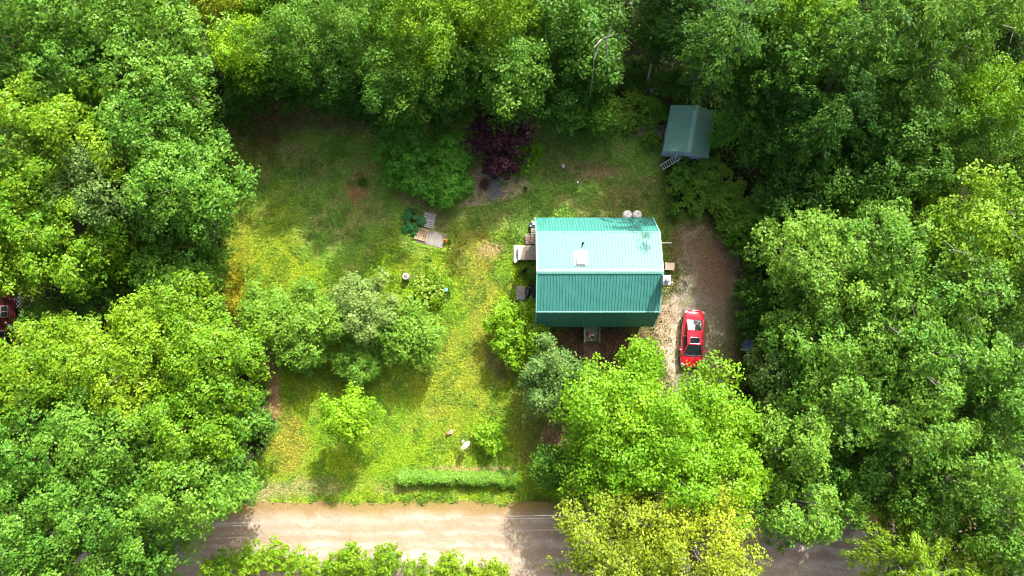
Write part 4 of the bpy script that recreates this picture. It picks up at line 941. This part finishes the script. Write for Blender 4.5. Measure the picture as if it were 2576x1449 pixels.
for a in [
 ('dark conifer right above the shed', 1805, 115, 100, 15.5, 'leaf_conifer', 'conifer', 0),
 ('dark conifer touching the right side of the shed shrub', 1878, 262, 76, 10, 'leaf_conifer', 'conifer', -.1),
 ('maple with bright yellow crown at the top edge', 1970, 55, 95, 15, 'leaf_lime', 'broad', 0),
 ('green maple with yellow left flank under the bright crowned one', 1945, 150, 85, 13.5, 'leaf_green', 'broad', .15),
 ('feathery hemlock right of the bright maple', 2110, 130, 100, 16, 'leaf_conifer', 'conifer', .25),
 ('feathery hemlock at the top edge with drooping sprays', 2250, 70, 110, 17, 'leaf_conifer', 'conifer', .3),
 ('feathery hemlock with yellow tip near the top right', 2410, 60, 100, 17, 'leaf_conifer', 'conifer', .45),
 ('mid green conifer below the drooping hemlock', 2240, 215, 105, 14, 'leaf_conifer', 'conifer', .2),
 ('shaded conifer in the middle of the upper right wood', 2060, 290, 105, 13, 'leaf_conifer', 'conifer', 0),
 ('shaded tree right of the middle conifer', 2230, 345, 100, 12, 'leaf_dark', 'broad', .2),
 ('green tree in the top right corner with a bare twig', 2545, 60, 70, 13, 'leaf_dark', 'broad', .3),
 ('bright lemon green tree near the right edge', 2470, 270, 100, 15, 'leaf_lime', 'fine', .1),
 ('green flank tree below the lemon green one', 2390, 360, 90, 12, 'leaf_green', 'fine', 0),
 ('dark conifer at the right edge under the top right corner', 2560, 210, 60, 12, 'leaf_conifer', 'conifer', 0),
 ('low dark tree behind the shrub right of the shed', 1950, 360, 90, 8, 'leaf_dark', 'broad', .1),
 ('dark tree between the shed and the driveway wood', 2000, 470, 90, 8.5, 'leaf_dark', 'broad', .1),
 ('dark tree in the centre of the shaded right wood', 2150, 450, 100, 10, 'leaf_dark', 'broad', .2),
 ('dark conifer left of the big right hand canopy', 2300, 455, 85, 11, 'leaf_conifer', 'conifer', .1),
 ('dark conifer at the right edge above the big canopy', 2540, 415, 75, 12, 'leaf_conifer', 'conifer', .1),
 ('bright green tree with arching boughs nearest the driveway', 2030, 650, 120, 12, 'leaf_green', 'broad', .2),
 ('green tree behind the one with arching boughs', 2180, 610, 105, 13, 'leaf_green', 'broad', .1),
 ('yellow green tree at the top of the big right hand canopy', 2400, 570, 115, 15, 'leaf_yellowgreen', 'broad', -.15),
 ('yellow green tree at the right edge, level with the house roof', 2545, 560, 95, 15, 'leaf_yellowgreen', 'broad', -.2),
 ('green tree with pale bare limbs in the big right hand canopy', 2350, 720, 120, 14, 'leaf_green', 'broad', .1),
 ('green tree at the right edge, level with the ridge of the house', 2520, 735, 110, 14.5, 'leaf_green', 'broad', 0),
 ('green tree just beyond the arching boughs, level with the car rear', 2190, 770, 105, 13, 'leaf_green', 'broad', .1),
 ('green tree hiding the edge of the wood right of the car', 2030, 840, 105, 11, 'leaf_green', 'broad', .1),
 ('large green tree in the middle of the big right hand canopy', 2280, 880, 125, 14, 'leaf_green', 'broad', .1),
 ('green tree left of the black gap at the right edge', 2440, 900, 110, 14, 'leaf_green', 'broad', 0),
 ('bluish green tree right below the blue tarp', 1945, 935, 75, 7, 'leaf_grey', 'broad', -.2),
 ('green tree right of the lime maples, upper one', 2110, 990, 115, 12.5, 'leaf_green', 'broad', 0),
 ('green tree below the centre of the big right hand canopy', 2270, 1050, 115, 13, 'leaf_green', 'broad', 0),
 ('green tree at the right edge below the black gap', 2510, 1010, 95, 14, 'leaf_green', 'broad', 0),
 ('yellowish green tree at the right edge near the lower corner', 2430, 1160, 115, 13.5, 'leaf_green', 'broad', .1),
 ('tree with mid green crown right of the lime maples', 1990, 1090, 90, 11, 'leaf_green', 'broad', .2),
 ('shaded tree bordering the dark pit right of the maples', 2130, 1160, 85, 9, 'leaf_mid', 'broad', 0),
 ('green tree hanging over the right stretch of the road', 1990, 1260, 105, 10, 'leaf_green', 'broad', .05),
 ('small green tree standing over the road beside the hanging one', 2085, 1250, 70, 8.5, 'leaf_mid', 'broad', .2),
 ('shaded tree right of the road end', 2290, 1250, 100, 9.5, 'leaf_mid', 'broad', .1),
 ('green tree at the right edge above the feathery golden one', 2500, 1300, 105, 12.5, 'leaf_green', 'broad', .1),
 ('golden feathery conifer at the bottom edge right of the road', 2265, 1395, 105, 11, 'leaf_yellowgreen', 'conifer', .35),
 ('feathery conifer at the bottom edge beside the golden one', 2400, 1410, 100, 10.5, 'leaf_yellowgreen', 'conifer', .3),
 ('green tree in the bottom right corner', 2545, 1420, 75, 11, 'leaf_green', 'broad', 0),
]:
    T('conifer_tree' if a[6] == 'conifer' else B_, a[0], O_, a[1], a[2], a[3], a[4], a[5], a[6], GR, shift=a[7], bark='pale_bark' if a[5] in ('leaf_green', 'leaf_yellowgreen') else 'bark', nl=30 if a[5] in ('leaf_green', 'leaf_yellowgreen') else None, tw=3 if a[5] in ('leaf_green', 'leaf_yellowgreen') else 0)
GM = 'lime green maples below the house'
for a in [
 ('large lime green maple just below the front stoop', 1545, 1035, 135, 11, 'leaf_lime', 'big'),
 ('lime green maple whose tip covers the front of the car', 1780, 1078, 132, 10.0, 'leaf_lime', 'big'),
 ('lime green maple in the middle of the maple group', 1660, 1125, 130, 12, 'leaf_lime', 'big'),
 ('lime green maple right above the olive tree at the road', 1800, 1190, 110, 11, 'leaf_lime', 'big'),
 ('lime green maple at the left side of the maple group', 1510, 1170, 95, 9.5, 'leaf_lime', 'big'),
]: T('maple_tree', a[0], O_, a[1], a[2], a[3], a[4], a[5], a[6], GM, tw=0)
T('maple_tree', 'small lime maple reaching up towards the house corner', O_, 1610, 905, 55, 7.5, 'leaf_lime', 'big', GM)
T(B_, 'golden olive tree with bare twigs over the road, left one', O_, 1535, 1350, 125, 13, 'leaf_olive', 'sparse', 'golden olive trees over the road', bark='pale_bark', tw=5, nl=40, lobes=1.3)
T(B_, 'golden olive tree with bare twigs over the road, right one', O_, 1745, 1375, 155, 14, 'leaf_olive', 'sparse', 'golden olive trees over the road', bark='pale_bark', tw=5, nl=50, lobes=1.3)
T(B_, 'golden olive tree at the top of the pair over the road', O_, 1650, 1290, 90, 12, 'leaf_olive', 'sparse', 'golden olive trees over the road', bark='pale_bark', tw=4, nl=30)
T('spruce_tree', 'grey green fine leaved tree between the round bush and the maples', O_, 1395, 955, 88, 6.5, 'leaf_grey', 'full', GY, shift=-.35, lobes=1.3)
T(B_, 'dark green shaded tree left of the maple group by the road', O_, 1390, 1170, 55, 5, 'leaf_mid', 'full', GY)
T('fruit_tree', 'spreading bright green fruit tree at the left of the lawn group', O_, 705, 795, 88, 5.5, 'leaf_green', 'full', GY, shift=.35, lobes=1.0)
T('fruit_tree', 'drooping limb tree hanging below the fruit tree on the lawn', O_, 760, 880, 58, 4.2, 'leaf_green', 'full', GY, shift=.15, lobes=1.3, bark='pale_bark')
T('fruit_tree', 'bright green tree in the middle of the lawn group', O_, 815, 805, 65, 5.2, 'leaf_green', 'full', GY, shift=.35)
T('pear_tree', 'pale grey green tree topping the lawn group', O_, 915, 765, 80, 5.6, 'leaf_grey', 'full', GY, shift=.15)
T(B_, 'fresh green round crowned tree at the right of the lawn group', O_, 1042, 840, 72, 5.0, 'leaf_green', 'full', GY, shift=.3)
T(B_, 'small green crown tucked between pale tree and clipped bush', O_, 966, 838, 32, 4.2, 'leaf_green', 'full', GY, shift=.15)
T('clipped_bush', 'round dense dark green clipped bush below the lawn group', 'bush', 900, 908, 60, 3.2, 'leaf_green', 'dense', None, lobes=0.25, shift=.15)
T('young_tree', 'small lime leaved tree alone on the front lawn', O_, 880, 1046, 62, 6.3, 'leaf_lime', 'full', GY, Hc=2.1)
T('round_bush', 'round lime green bush at the lower left corner of the house', 'bush', 1303, 830, 80, 3.6, 'leaf_lime', 'dome', None, lobes=0.3, shift=.0)
T('shrub', 'small round lime shrub right of the satellite dish', 'shrub', 1233, 1101, 38, 1.9, 'leaf_lime', 'dome')
T('flowering_shrub', 'low shrub dotted with pale yellow flowers beside the bird feeder', 'shrub', 1082, 722, 48, 1.3, 'leaf_yellowgreen', 'shrub', shift=.1)
GS = 'shrubs on the back lawn'
T('shrub', 'big dark glossy half of the double shrub, left of the purple tree', 'shrub', 1020, 385, 76, 3.5, 'leaf_fresh', 'dome', GS, shift=-.1)
T('shrub', 'yellowish upper right part of the double shrub', 'shrub', 1140, 385, 52, 2.6, 'leaf_fresh', 'dome', GS, shift=.3)
T('shrub', 'lower middle part of the double shrub above the rocks', 'shrub', 1055, 455, 54, 2.5, 'leaf_fresh', 'dome', GS, shift=.1)
T('shrub', 'lower right part of the double shrub beside the brush pile', 'shrub', 1135, 462, 52, 2.3, 'leaf_fresh', 'dome', GS, shift=.1)
T('purple_tree', 'dark purple leaved tree at the back of the lawn', O_, 1260, 350, 80, 4.5, 'leaf_purple', 'shrub')
T('purple_shrub', 'dark purple low shrub in front of the purple tree', 'shrub', 1265, 408, 42, 2.2, 'leaf_purple', 'shrub', shift=-.1)
T('shrub', 'bright green shrub right beside the purple tree', 'shrub', 1322, 405, 30, 1.5, 'leaf_yellowgreen', 'shrub', GS, shift=-.15)
T('shrub', 'bright green shrub above the other one by the purple tree', 'shrub', 1345, 380, 23, 1.5, 'leaf_yellowgreen', 'shrub', GS, shift=-.2)
T('shrub', 'pale speckled shrub pressed against the right side of the shed', 'shrub', 1825, 335, 50, 3.2, 'leaf_fresh', 'big', None, shift=.1)
T('shrub', 'small bright shrub at the foot of the shed ramp', 'shrub', 1640, 352, 24, 1.2, 'leaf_mid', 'shrub', None, shift=.2)
T('shrub', 'small round green shrub right of the white tanks', 'shrub', 1697, 531, 23, 1.3, 'leaf_mid', 'shrub', None, shift=.1)
T('shrub', 'dark bush squeezed between the spiky plant and the house', 'shrub', 1338, 692, 16, 1.2, 'leaf_mid', 'shrub', None)
T('shrub', 'dark green bush at the left wall between tarp and round bush', 'shrub', 1335, 780, 30, 1.8, 'leaf_mid', 'shrub', None)
for i, (u, v, r, h, mt, lb) in enumerate([
 (1595, 190, 50, 1.6, 'leaf_dark', 'dark weeds under the leaning post'), (1590, 275, 48, 1.5, 'leaf_green', 'dark shrub left of the shed, below the pale green frame'), (1640, 280, 38, 1.4, 'leaf_mid', 'dark shrub touching the back corner of the shed'),
 (1700, 215, 48, 1.8, 'leaf_dark', 'dark bush between the two leaning posts'), (1720, 445, 42, 1.6, 'leaf_green', 'leafy bush just below the ladder'), (1785, 440, 46, 2.0, 'leaf_green', 'leafy bush below the right corner of the shed'),
 (1760, 500, 42, 1.6, 'leaf_green', 'leafy bush above the top of the driveway'), (1830, 510, 52, 2.2, 'leaf_green', 'bush at the wood edge, level with the white tanks'), (1850, 580, 42, 2.0, 'leaf_green', 'bush at the wood edge beside the leaf litter'),
 (1900, 560, 55, 3.2, 'leaf_green', 'tall bush behind the one beside the leaf litter'), (1890, 650, 42, 2.6, 'leaf_dark', 'dark bush at the wood edge, level with the house ridge'), (1895, 740, 46, 2.6, 'leaf_dark', 'dark bush at the wood edge above the rear of the car'),
 (1890, 815, 40, 2.2, 'leaf_dark', 'dark bush at the wood edge right of the car'), (1770, 380, 30, 1.4, 'leaf_dark', 'low dark bush under the right eave of the shed'), (1475, 340, 30, 1.2, 'leaf_green', 'low bush on the back lawn edge left of the sapling'),
 (600, 270, 40, 1.5, 'leaf_dark', 'low dark bush in the shaded top left of the lawn'), (545, 300, 40, 2.2, 'leaf_dark', 'dark bush at the foot of the upper left wood'), (548, 420, 35, 2.0, 'leaf_dark', 'dark bush under the left wood by the shaded lawn'),
]): T('bush', lb, 'bush', u, v, r, h, mt, 'dome', 'bushes at the wood edge', shift=.12)
for i, (u, v, r, h, lb) in enumerate([
 (560, 1432, 52, 2.6, 'roadside bush at the bottom edge nearest the left wood'), (640, 1405, 42, 2.4, 'roadside bush with a spiky tip, second from the left wood'), (700, 1395, 38, 3.0, 'tall roadside bush third from the left wood'),
 (760, 1430, 50, 2.4, 'roadside bush fourth from the left wood'), (885, 1400, 36, 3.4, 'tallest roadside bush, left of the middle of the bottom edge'), (850, 1440, 48, 2.4, 'low roadside bush at the foot of the tallest one'),
 (975, 1405, 38, 3.0, 'rounded roadside bush right of the tallest one'), (940, 1445, 44, 2.2, 'low roadside bush between the tallest and the rounded one'), (1050, 1440, 42, 2.2, 'low roadside bush right of the rounded one'),
 (1130, 1425, 38, 2.4, 'roadside bush, third from the right of the row'), (1185, 1440, 34, 2.0, 'roadside bush, second from the right of the row'), (1245, 1440, 36, 2.2, 'last roadside bush at the right end of the row'),
]): T('roadside_bush', lb, 'bush', u, v, r, h, 'leaf_yellowgreen', 'shrub', 'bushes along the bottom edge of the road', shift=0 if i <= 8 else .2)
# trees outside the frame whose shade falls on the plot
for (x, y, r, h) in [(-34, 29, 4.5, 12), (-14.5, 29, 4.6, 15), (18.5, 25, 4.2, 17), (27, 24.5, 4.2, 17), (-2, 29, 4.6, 15), (6, 28, 4.6, 14), (14, 27, 4.6, 17), (22, 28, 4.6, 18), (31, 28, 4.6, 18), (39, 27, 4.5, 18), (48, 18, 4.6, 17)]:
    T(B_, 'tall tree standing beyond the edge of the photo', O_, 0, 0, r, h, 'leaf_mid', 'broad', 'trees outside the photo', world=(x, y))

# hedge
rng = np.random.RandomState(5)
hx0, hy0 = at(1003, 1203, 0.5); hx1, hy1 = at(1298, 1207, 0.5)
n = 15000; tq = rng.rand(n); ang_ = rng.uniform(0, math.pi, n); hy = hy0 * (1 - tq) + hy1 * tq
P = np.stack([hx0 * (1 - tq) + hx1 * tq, hy + np.cos(ang_) * 0.50 * (0.25 + 1.4 * fbm(tq * 16, tq * 0, 3)), 0.15 + np.sin(ang_) * 0.75 * (0.2 + 1.4 * fbm(tq * 14, np.cos(ang_) * 1.2 + 2, 4))], 1) + rng.normal(size=(n, 3)) * 0.07
N = np.stack([rng.normal(size=n) * 0.3, np.cos(ang_), np.sin(ang_) + 0.4], 1) + rng.normal(size=(n, 3)) * 0.35
hd = empty('hedge', ((hx0 + hx1) / 2, (hy0 + hy1) / 2, 0), 0, 'long low trimmed green hedge along the road side of the lawn', 'hedge'); P = P - np.array([(hx0 + hx1) / 2, (hy0 + hy1) / 2, 0])
link_obj('foliage', leaf_mesh('foliage', P, N, 0.17 * rng.uniform(.7, 1.3, n), 0.11, 0.65 + rng.normal(0, .25, n), MAT['leaf_green'], rng), hd)
mb = MB()
for k in range(26): xx = -4.5 + k * 0.36; mb.tube([(xx, 0, 0), (xx + rng.normal() * 0.08, rng.normal() * 0.1, 0.55)], 0.02, 4)
mb.build('stem', MAT['bark'], hd)

# rhubarb: big lobed leaves on stalks
leafmat('leaf_rhubarb', (0.022, 0.12, 0.03), (0.05, 0.20, 0.05))
rr = random.Random(9); x, y = at(1036, 559, 0.3); rb = empty('rhubarb_plant', (x, y, 0), 0, 'big leaved dark green rhubarb plant beside the grey pallet', 'plant')
for k in range(17):
    a = k * 2.4 + rr.uniform(-.3, .3); r = rr.uniform(0.35, 0.95); cx_, cy_ = r * math.cos(a), r * math.sin(a) * 1.05; z = 0.55 - 0.25 * r; s_ = rr.uniform(0.24, 0.36)
    mb = MB(); vs = [(cx_, cy_, z + 0.02)]; m_ = 27
    for j in range(m_):
        b2 = a + 2 * math.pi * j / m_; q = s_ * (0.85 + 0.17 * math.cos(5 * (b2 - a)) + rr.uniform(-.06, .06)) * (0.6 if j == m_ // 2 else 1)
        vs.append((cx_ + q * math.cos(b2), cy_ + q * math.sin(b2), z - 0.10 * (q / s_) ** 2 + 0.05 * math.cos(9 * b2) - 0.10 * math.cos(b2 - a)))
    mb.add(vs, [(0, j + 1, (j + 1) % m_ + 1) for j in range(m_)], True)
    lo = mb.build('leaf', MAT['leaf_rhubarb'], rb); at_ = lo.data.attributes.new('tint', 'FLOAT', 'FACE'); tv = rr.random(); at_.data.foreach_set('value', [tv + 0.15 * (j % 2) for j in range(len(lo.data.polygons))])
    MB().tube([(0, 0, 0), (cx_ * 0.5, cy_ * 0.5, z * 0.6), (cx_, cy_, z)], [0.02, 0.015, 0.008], 4).build('stalk', MAT['leaf_grass'], lo)
# spiky / grassy plants
def tuft(name, label, u, v, R, H, n, mat, wd, seed, cat='plant'):
    rg = np.random.RandomState(seed); x, y = at(u, v, H / 2); mb = MB()
    for k in range(n):
        a = rg.uniform(0, 6.28); r = R * rg.uniform(0.5, 1.0); h = H * rg.uniform(0.6, 1); d = Vector((math.cos(a), math.sin(a), 0)); s_ = Vector((-d.y, d.x, 0)) * wd
        p0 = d * 0.03; p1 = d * r * 0.5 + Vector((0, 0, h)); p2 = d * r + Vector((0, 0, h * 0.55))
        mb.add([p0 - s_, p0 + s_, p1 + s_, p1 - s_, p2], [(0, 1, 2, 3), (3, 2, 4)])
    o = mb.build(name, mat, loc=(x, y, 0)); a_ = o.data.attributes.new('tint', 'FLOAT', 'FACE'); a_.data.foreach_set('value', rg.rand(len(o.data.polygons)).astype(np.float32)); tag(o, label, cat); return o
tuft('spiky_plant', 'dark spiky leaved plant between the plywood table and the concrete slab', 1322, 683, 0.72, 0.7, 130, MAT['leaf_dark'], 0.025, 3)
tuft('daylily_clump', 'grassy green clump in the brown bare spot of the back lawn', 914, 458, 0.65, 0.4, 150, MAT['leaf_mid'], 0.015, 4)
tuft('small_weed', 'small green weed on the right side of the paver path', 1322, 475, 0.3, 0.3, 60, MAT['leaf_mid'], 0.03, 6)
tuft('dry_grass_clump', 'pale dried grass clump with a rusty head on the front lawn', 1134, 1087, 0.28, 0.35, 60, plain('straw', (0.50, 0.38, 0.28), 0.9), 0.02, 7)
lump('terracotta_pot', (*at(1126, 1091, .3), 0), (0.14, 0.12, 0.42), 51, plain('terracotta', (0.38, 0.13, 0.07), 0.8), 'small rusty terracotta ornament beside the dried grass clump', 'ornament')
of = tuft('orange_flower', 'orange flowering plant at the corner of the plywood sheet', 1120, 606, 0.24, 0.5, 50, plain('orange_petal', (0.62, 0.20, 0.03), 0.7), 0.03, 8)
tuft('yellow_plant', 'yellow green tuft right beside the orange flowering plant', 1131, 606, 0.26, 0.35, 60, MAT['leaf_yellowgreen'], 0.03, 18)
# flowers on the flowering shrub
fl = bpy.data.objects['flowering_shrub']; rng = np.random.RandomState(8); n = 90
a = rng.uniform(0, 6.28, n); r = np.sqrt(rng.rand(n)) * 1.5
P = np.stack([r * np.cos(a), r * np.sin(a) - 0.1, 1.32 - 0.30 * r ** 2 + rng.normal(0, .05, n)], 1)
o = link_obj('flowers', leaf_mesh('flowers', P, np.array([0, 0.2, 1.0]) + rng.normal(size=(n, 3)) * 0.3, 0.15, 0.13, rng.rand(n), plain('cream_petal', (0.36, 0.42, 0.12), 0.7), rng), fl); o['kind'] = 'stuff'

# bare branches
def bare(name, pts_list, label, mat='pale_bark', r=0.05):
    base = pts_list[0][0]; e = MB()
    for pts in pts_list:
        q = [Vector(at(u, v, z) + (z,)) for (u, v, z) in pts]; e.tube(q, [r * (1 - 0.75 * i / (len(q) - 1)) for i in range(len(q))], 6)
    bx_, by_ = at(*base[:2], base[2]); o = e.build(name, MAT[mat]); tag(o, label, 'branch'); return o
bare('dead_tree', [[(1478, 262, 0.0), (1483, 250, 4), (1490, 200, 9.5), (1493, 160, 12.6), (1496, 125, 13.6)], [(1494, 150, 12.8), (1515, 98, 13.4), (1532, 92, 13.8), (1556, 84, 14)], [(1512, 100, 13.3), (1494, 60 + 60, 13.8)], [(1525, 94, 13.6), (1528, 150, 12.6), (1522, 165, 12)], [(1528, 93, 13.6), (1541, 56, 14.2)]], 'bare pale forked dead tree leaning out of the back wood', r=0.045)
# bare limbs inside the right hand canopy: small dead trees
bare('dead_tree', [[(2378, 655, 0), (2390, 640, 8), (2398, 625, 13.8), (2375, 605, 14.6)], [(2396, 628, 13.6), (2440, 640, 14.2)]], 'pale dead limbed tree in the gap of the right canopy', r=0.045)
bare('dead_tree', [[(2290, 880, 0), (2400, 900, 9), (2345, 815 + 20, 13.8), (2338, 800, 14.4)]], 'thin pale dead trunk in the middle of the right canopy', r=0.04)
bare('dead_tree', [[(2500, 110, 0), (2520, 90, 9), (2556, 70, 15.5), (2572, 66, 16)], [(2552, 72, 15.4), (2520, 62, 15.8)], [(2550, 75, 15.2), (2540, 110, 15)]], 'bare forked dead tree at the top right edge', r=0.04)

# forest floor undergrowth (ground cover) and grass
def scatter(n, x0, x1, y0, y1, seed):
    r = np.random.RandomState(seed); return r, r.uniform(x0, x1, n), r.uniform(y0, y1, n)
rng, X_, Y_ = scatter(150000, -46, 46, -27, 27, 2)
d = poly_dist(X_, Y_, LAWN) + (fbm(X_ * .7, Y_ * .7, 15) - .5) * 2
keep = (d < -0.4) & ~((Y_ < ROAD_T + 0.2) & (Y_ > ROAD_B - 0.8) | ((Y_ < -17) & (X_ > 10) & (Y_ > -27))) & (poly_dist(X_, Y_, DRIVE) < -0.2)
keep &= (fbm(X_ * 0.6, Y_ * 0.6, 99) > 0.42) & ~((X_ < -39.4) & (np.abs(Y_ + 2.6) < 4.5))
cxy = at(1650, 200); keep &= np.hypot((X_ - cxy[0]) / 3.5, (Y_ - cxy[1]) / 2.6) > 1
X_, Y_ = X_[keep], Y_[keep]; n = len(X_)
P = np.stack([X_, Y_, rng.uniform(0.05, 0.9, n) * fbm(X_ * 0.8, Y_ * 0.8, 98) * 1.5 + 0.05], 1)
ug = link_obj('undergrowth', leaf_mesh('undergrowth', P, np.array([0, 0, 1.0]) + rng.normal(size=(n, 3)) * 0.45, 0.30 * rng.uniform(.6, 1.3, n), 0.18, rng.rand(n), MAT['leaf_dark'], rng)); tag(ug, 'dark leafy undergrowth covering the floor of the woods', 'undergrowth', kind='stuff')
m = leafmat('leaf_lawn', (0, 0, 0), (0, 0, 0), 0.3, 0.7); t = m.node_tree
at2 = t.nodes.new('ShaderNodeAttribute'); at2.attribute_name = 'col'
for nd in list(t.nodes):
    if nd.type == 'MIX':
        for lk in list(nd.outputs['Result'].links): t.links.new(at2.outputs['Color'], lk.to_socket)
rng, X_, Y_ = scatter(330000, -24, 20, -18.2, 17, 4)
d = poly_dist(X_, Y_, LAWN); keep = (d > -0.9)
dr_ = poly_dist(X_, Y_, DRIVE) + (fbm(X_ * 1.8, Y_ * 1.8, 51) - .5) * 1.3
keep &= (dr_ < rng.uniform(-0.6, 0.35, len(X_)) - 0.1 + (rng.rand(len(X_)) < .12) * 1.6 * fbm(X_ * .8, Y_ * .8, 61))
keep &= ~((X_ > 2.0) & (X_ < 10.7) & (Y_ > -2.7) & (Y_ < 5.1))
edge = -17.35 + (fbm(X_ * 0.9, X_ * 0, 33) - .5) * 0.5
keep &= Y_ > edge + rng.normal(0, 0.14, len(X_)) + (fbm(X_ * 1.5, X_ * 0, 37) - .5) * 1.0 + 0.10
pth = poly_dist(X_, Y_, [at(*p) for p in [(1188, 415), (1262, 440), (1330, 445), (1335, 480), (1235, 515), (1150, 520), (1190, 490)]])
keep &= (pth < 0) | (rng.rand(len(X_)) < 0.10)
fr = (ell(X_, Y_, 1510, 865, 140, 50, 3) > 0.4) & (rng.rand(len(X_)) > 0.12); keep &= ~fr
for (u_, v_, rx_, ry_) in [(1085, 599, 1.25, .75), (1079, 554, .55, .7), (1061, 590, .6, .6), (1326, 635, .8, .6), (1310, 738, .45, .65), (1417, 417, .2, .2), (1298, 636, .25, .7), (1685, 670, .45, .35)]:
    qx, qy = at(u_, v_); keep &= np.maximum(np.abs(X_ - qx) / rx_, np.abs(Y_ - qy + 0.25 * (X_ - qx) * (v_ < 600)) / ry_) > 1
bare_ = (ell(X_, Y_, 850, 290, 260, 50, 1140) > 0.5) & (rng.rand(len(X_)) > 0.4); keep &= ~bare_
X_, Y_ = X_[keep], Y_[keep]; n = len(X_)
gc = ground_color(X_, Y_); tn = rng.rand(n, 1); gc = gc * (0.7 + 1.05 * tn) ; wl = fbm(X_ * 1.3, Y_ * 1.3, 111); 
wk = (wl > 0.56) & (rng.rand(n) < .6); gc[wk] = gc[wk] * 0.5 + np.array([0.05, 0.15, 0.012]) * (0.6 + 0.8 * rng.rand(wk.sum(), 1)) * 0.6
P = np.stack([X_, Y_, 0.03 + 0.05 * rng.rand(n) + 0.05 * wk], 1)
gr = link_obj('grass', leaf_mesh('grass', P, np.array([0, 0.0, 1.0]) + rng.normal(size=(n, 3)) * 0.5, 0.17 * rng.uniform(.6, 1.5, n) * (1 + .2 * wk), 0.075 + 0.04 * wk, rng.rand(n), m, rng, col=gc)); tag(gr, 'yellow green lawn grass with clover and weeds', 'grass', kind='stuff')
lm = leafmat('leaf_litter', (0.12, 0.065, 0.04), (0.28, 0.17, 0.105), 0.1, 0.9)
rng, X_, Y_ = scatter(42000, 4.0, 19.0, -9.0, 5.0, 12)
pb = 0.06 + ell(X_, Y_, 1810, 680, 48, 85, 5) * 0.6 + ell(X_, Y_, 1760, 630, 60, 50, 6) * 0.4 + ell(X_, Y_, 1665, 830, 30, 60, 8) * .3 + ell(X_, Y_, 1510, 865, 140, 50, 3) * .35
keep = (rng.rand(len(X_)) < pb) & ((poly_dist(X_, Y_, DRIVE) > -0.5) | (ell(X_, Y_, 1510, 865, 140, 50, 3) > .3)) & ~((np.abs(X_ - cx) < 1.1) & (np.abs(Y_ - cy) < 2.5)) & ~((np.abs(X_ - SX) < .8) & (np.abs(Y_ - SY) < 1))
X_, Y_ = X_[keep], Y_[keep]; n = len(X_); P = np.stack([X_, Y_, 0.015 + 0.03 * rng.rand(n)], 1)
lt = link_obj('leaf_litter', leaf_mesh('leaf_litter', P, np.array([0, 0, 1.0]) + rng.normal(size=(n, 3)) * 0.4, 0.11 * rng.uniform(.6, 1.4, n), 0.06, rng.rand(n), lm, rng)); tag(lt, 'reddish brown fallen leaves scattered over the driveway and under the front eave', 'leaf litter', kind='stuff')
rng, X_, Y_ = scatter(7000, 10.5, 19.2, -9.0, 5.0, 13); keep = (poly_dist(X_, Y_, DRIVE) > 0.1); X_, Y_ = X_[keep], Y_[keep]; n = len(X_); P = np.stack([X_, Y_, 0.015 + 0.02 * rng.rand(n)], 1)
gm = leafmat('pebble', (0.10, 0.08, 0.055), (0.27, 0.23, 0.18), 0.0, 0.9)
lt = link_obj('gravel', leaf_mesh('gravel', P, np.array([0, 0, 1.0]) + rng.normal(size=(n, 3)) * 0.3, 0.07 * rng.uniform(.6, 1.5, n), 0.05, rng.rand(n), gm, rng)); tag(lt, 'loose grey and tan gravel stones on the driveway', 'gravel', kind='stuff')
print('LEAVES', LEAVES[0], 'trees', NTREE[0], 'objects', len(S.objects))
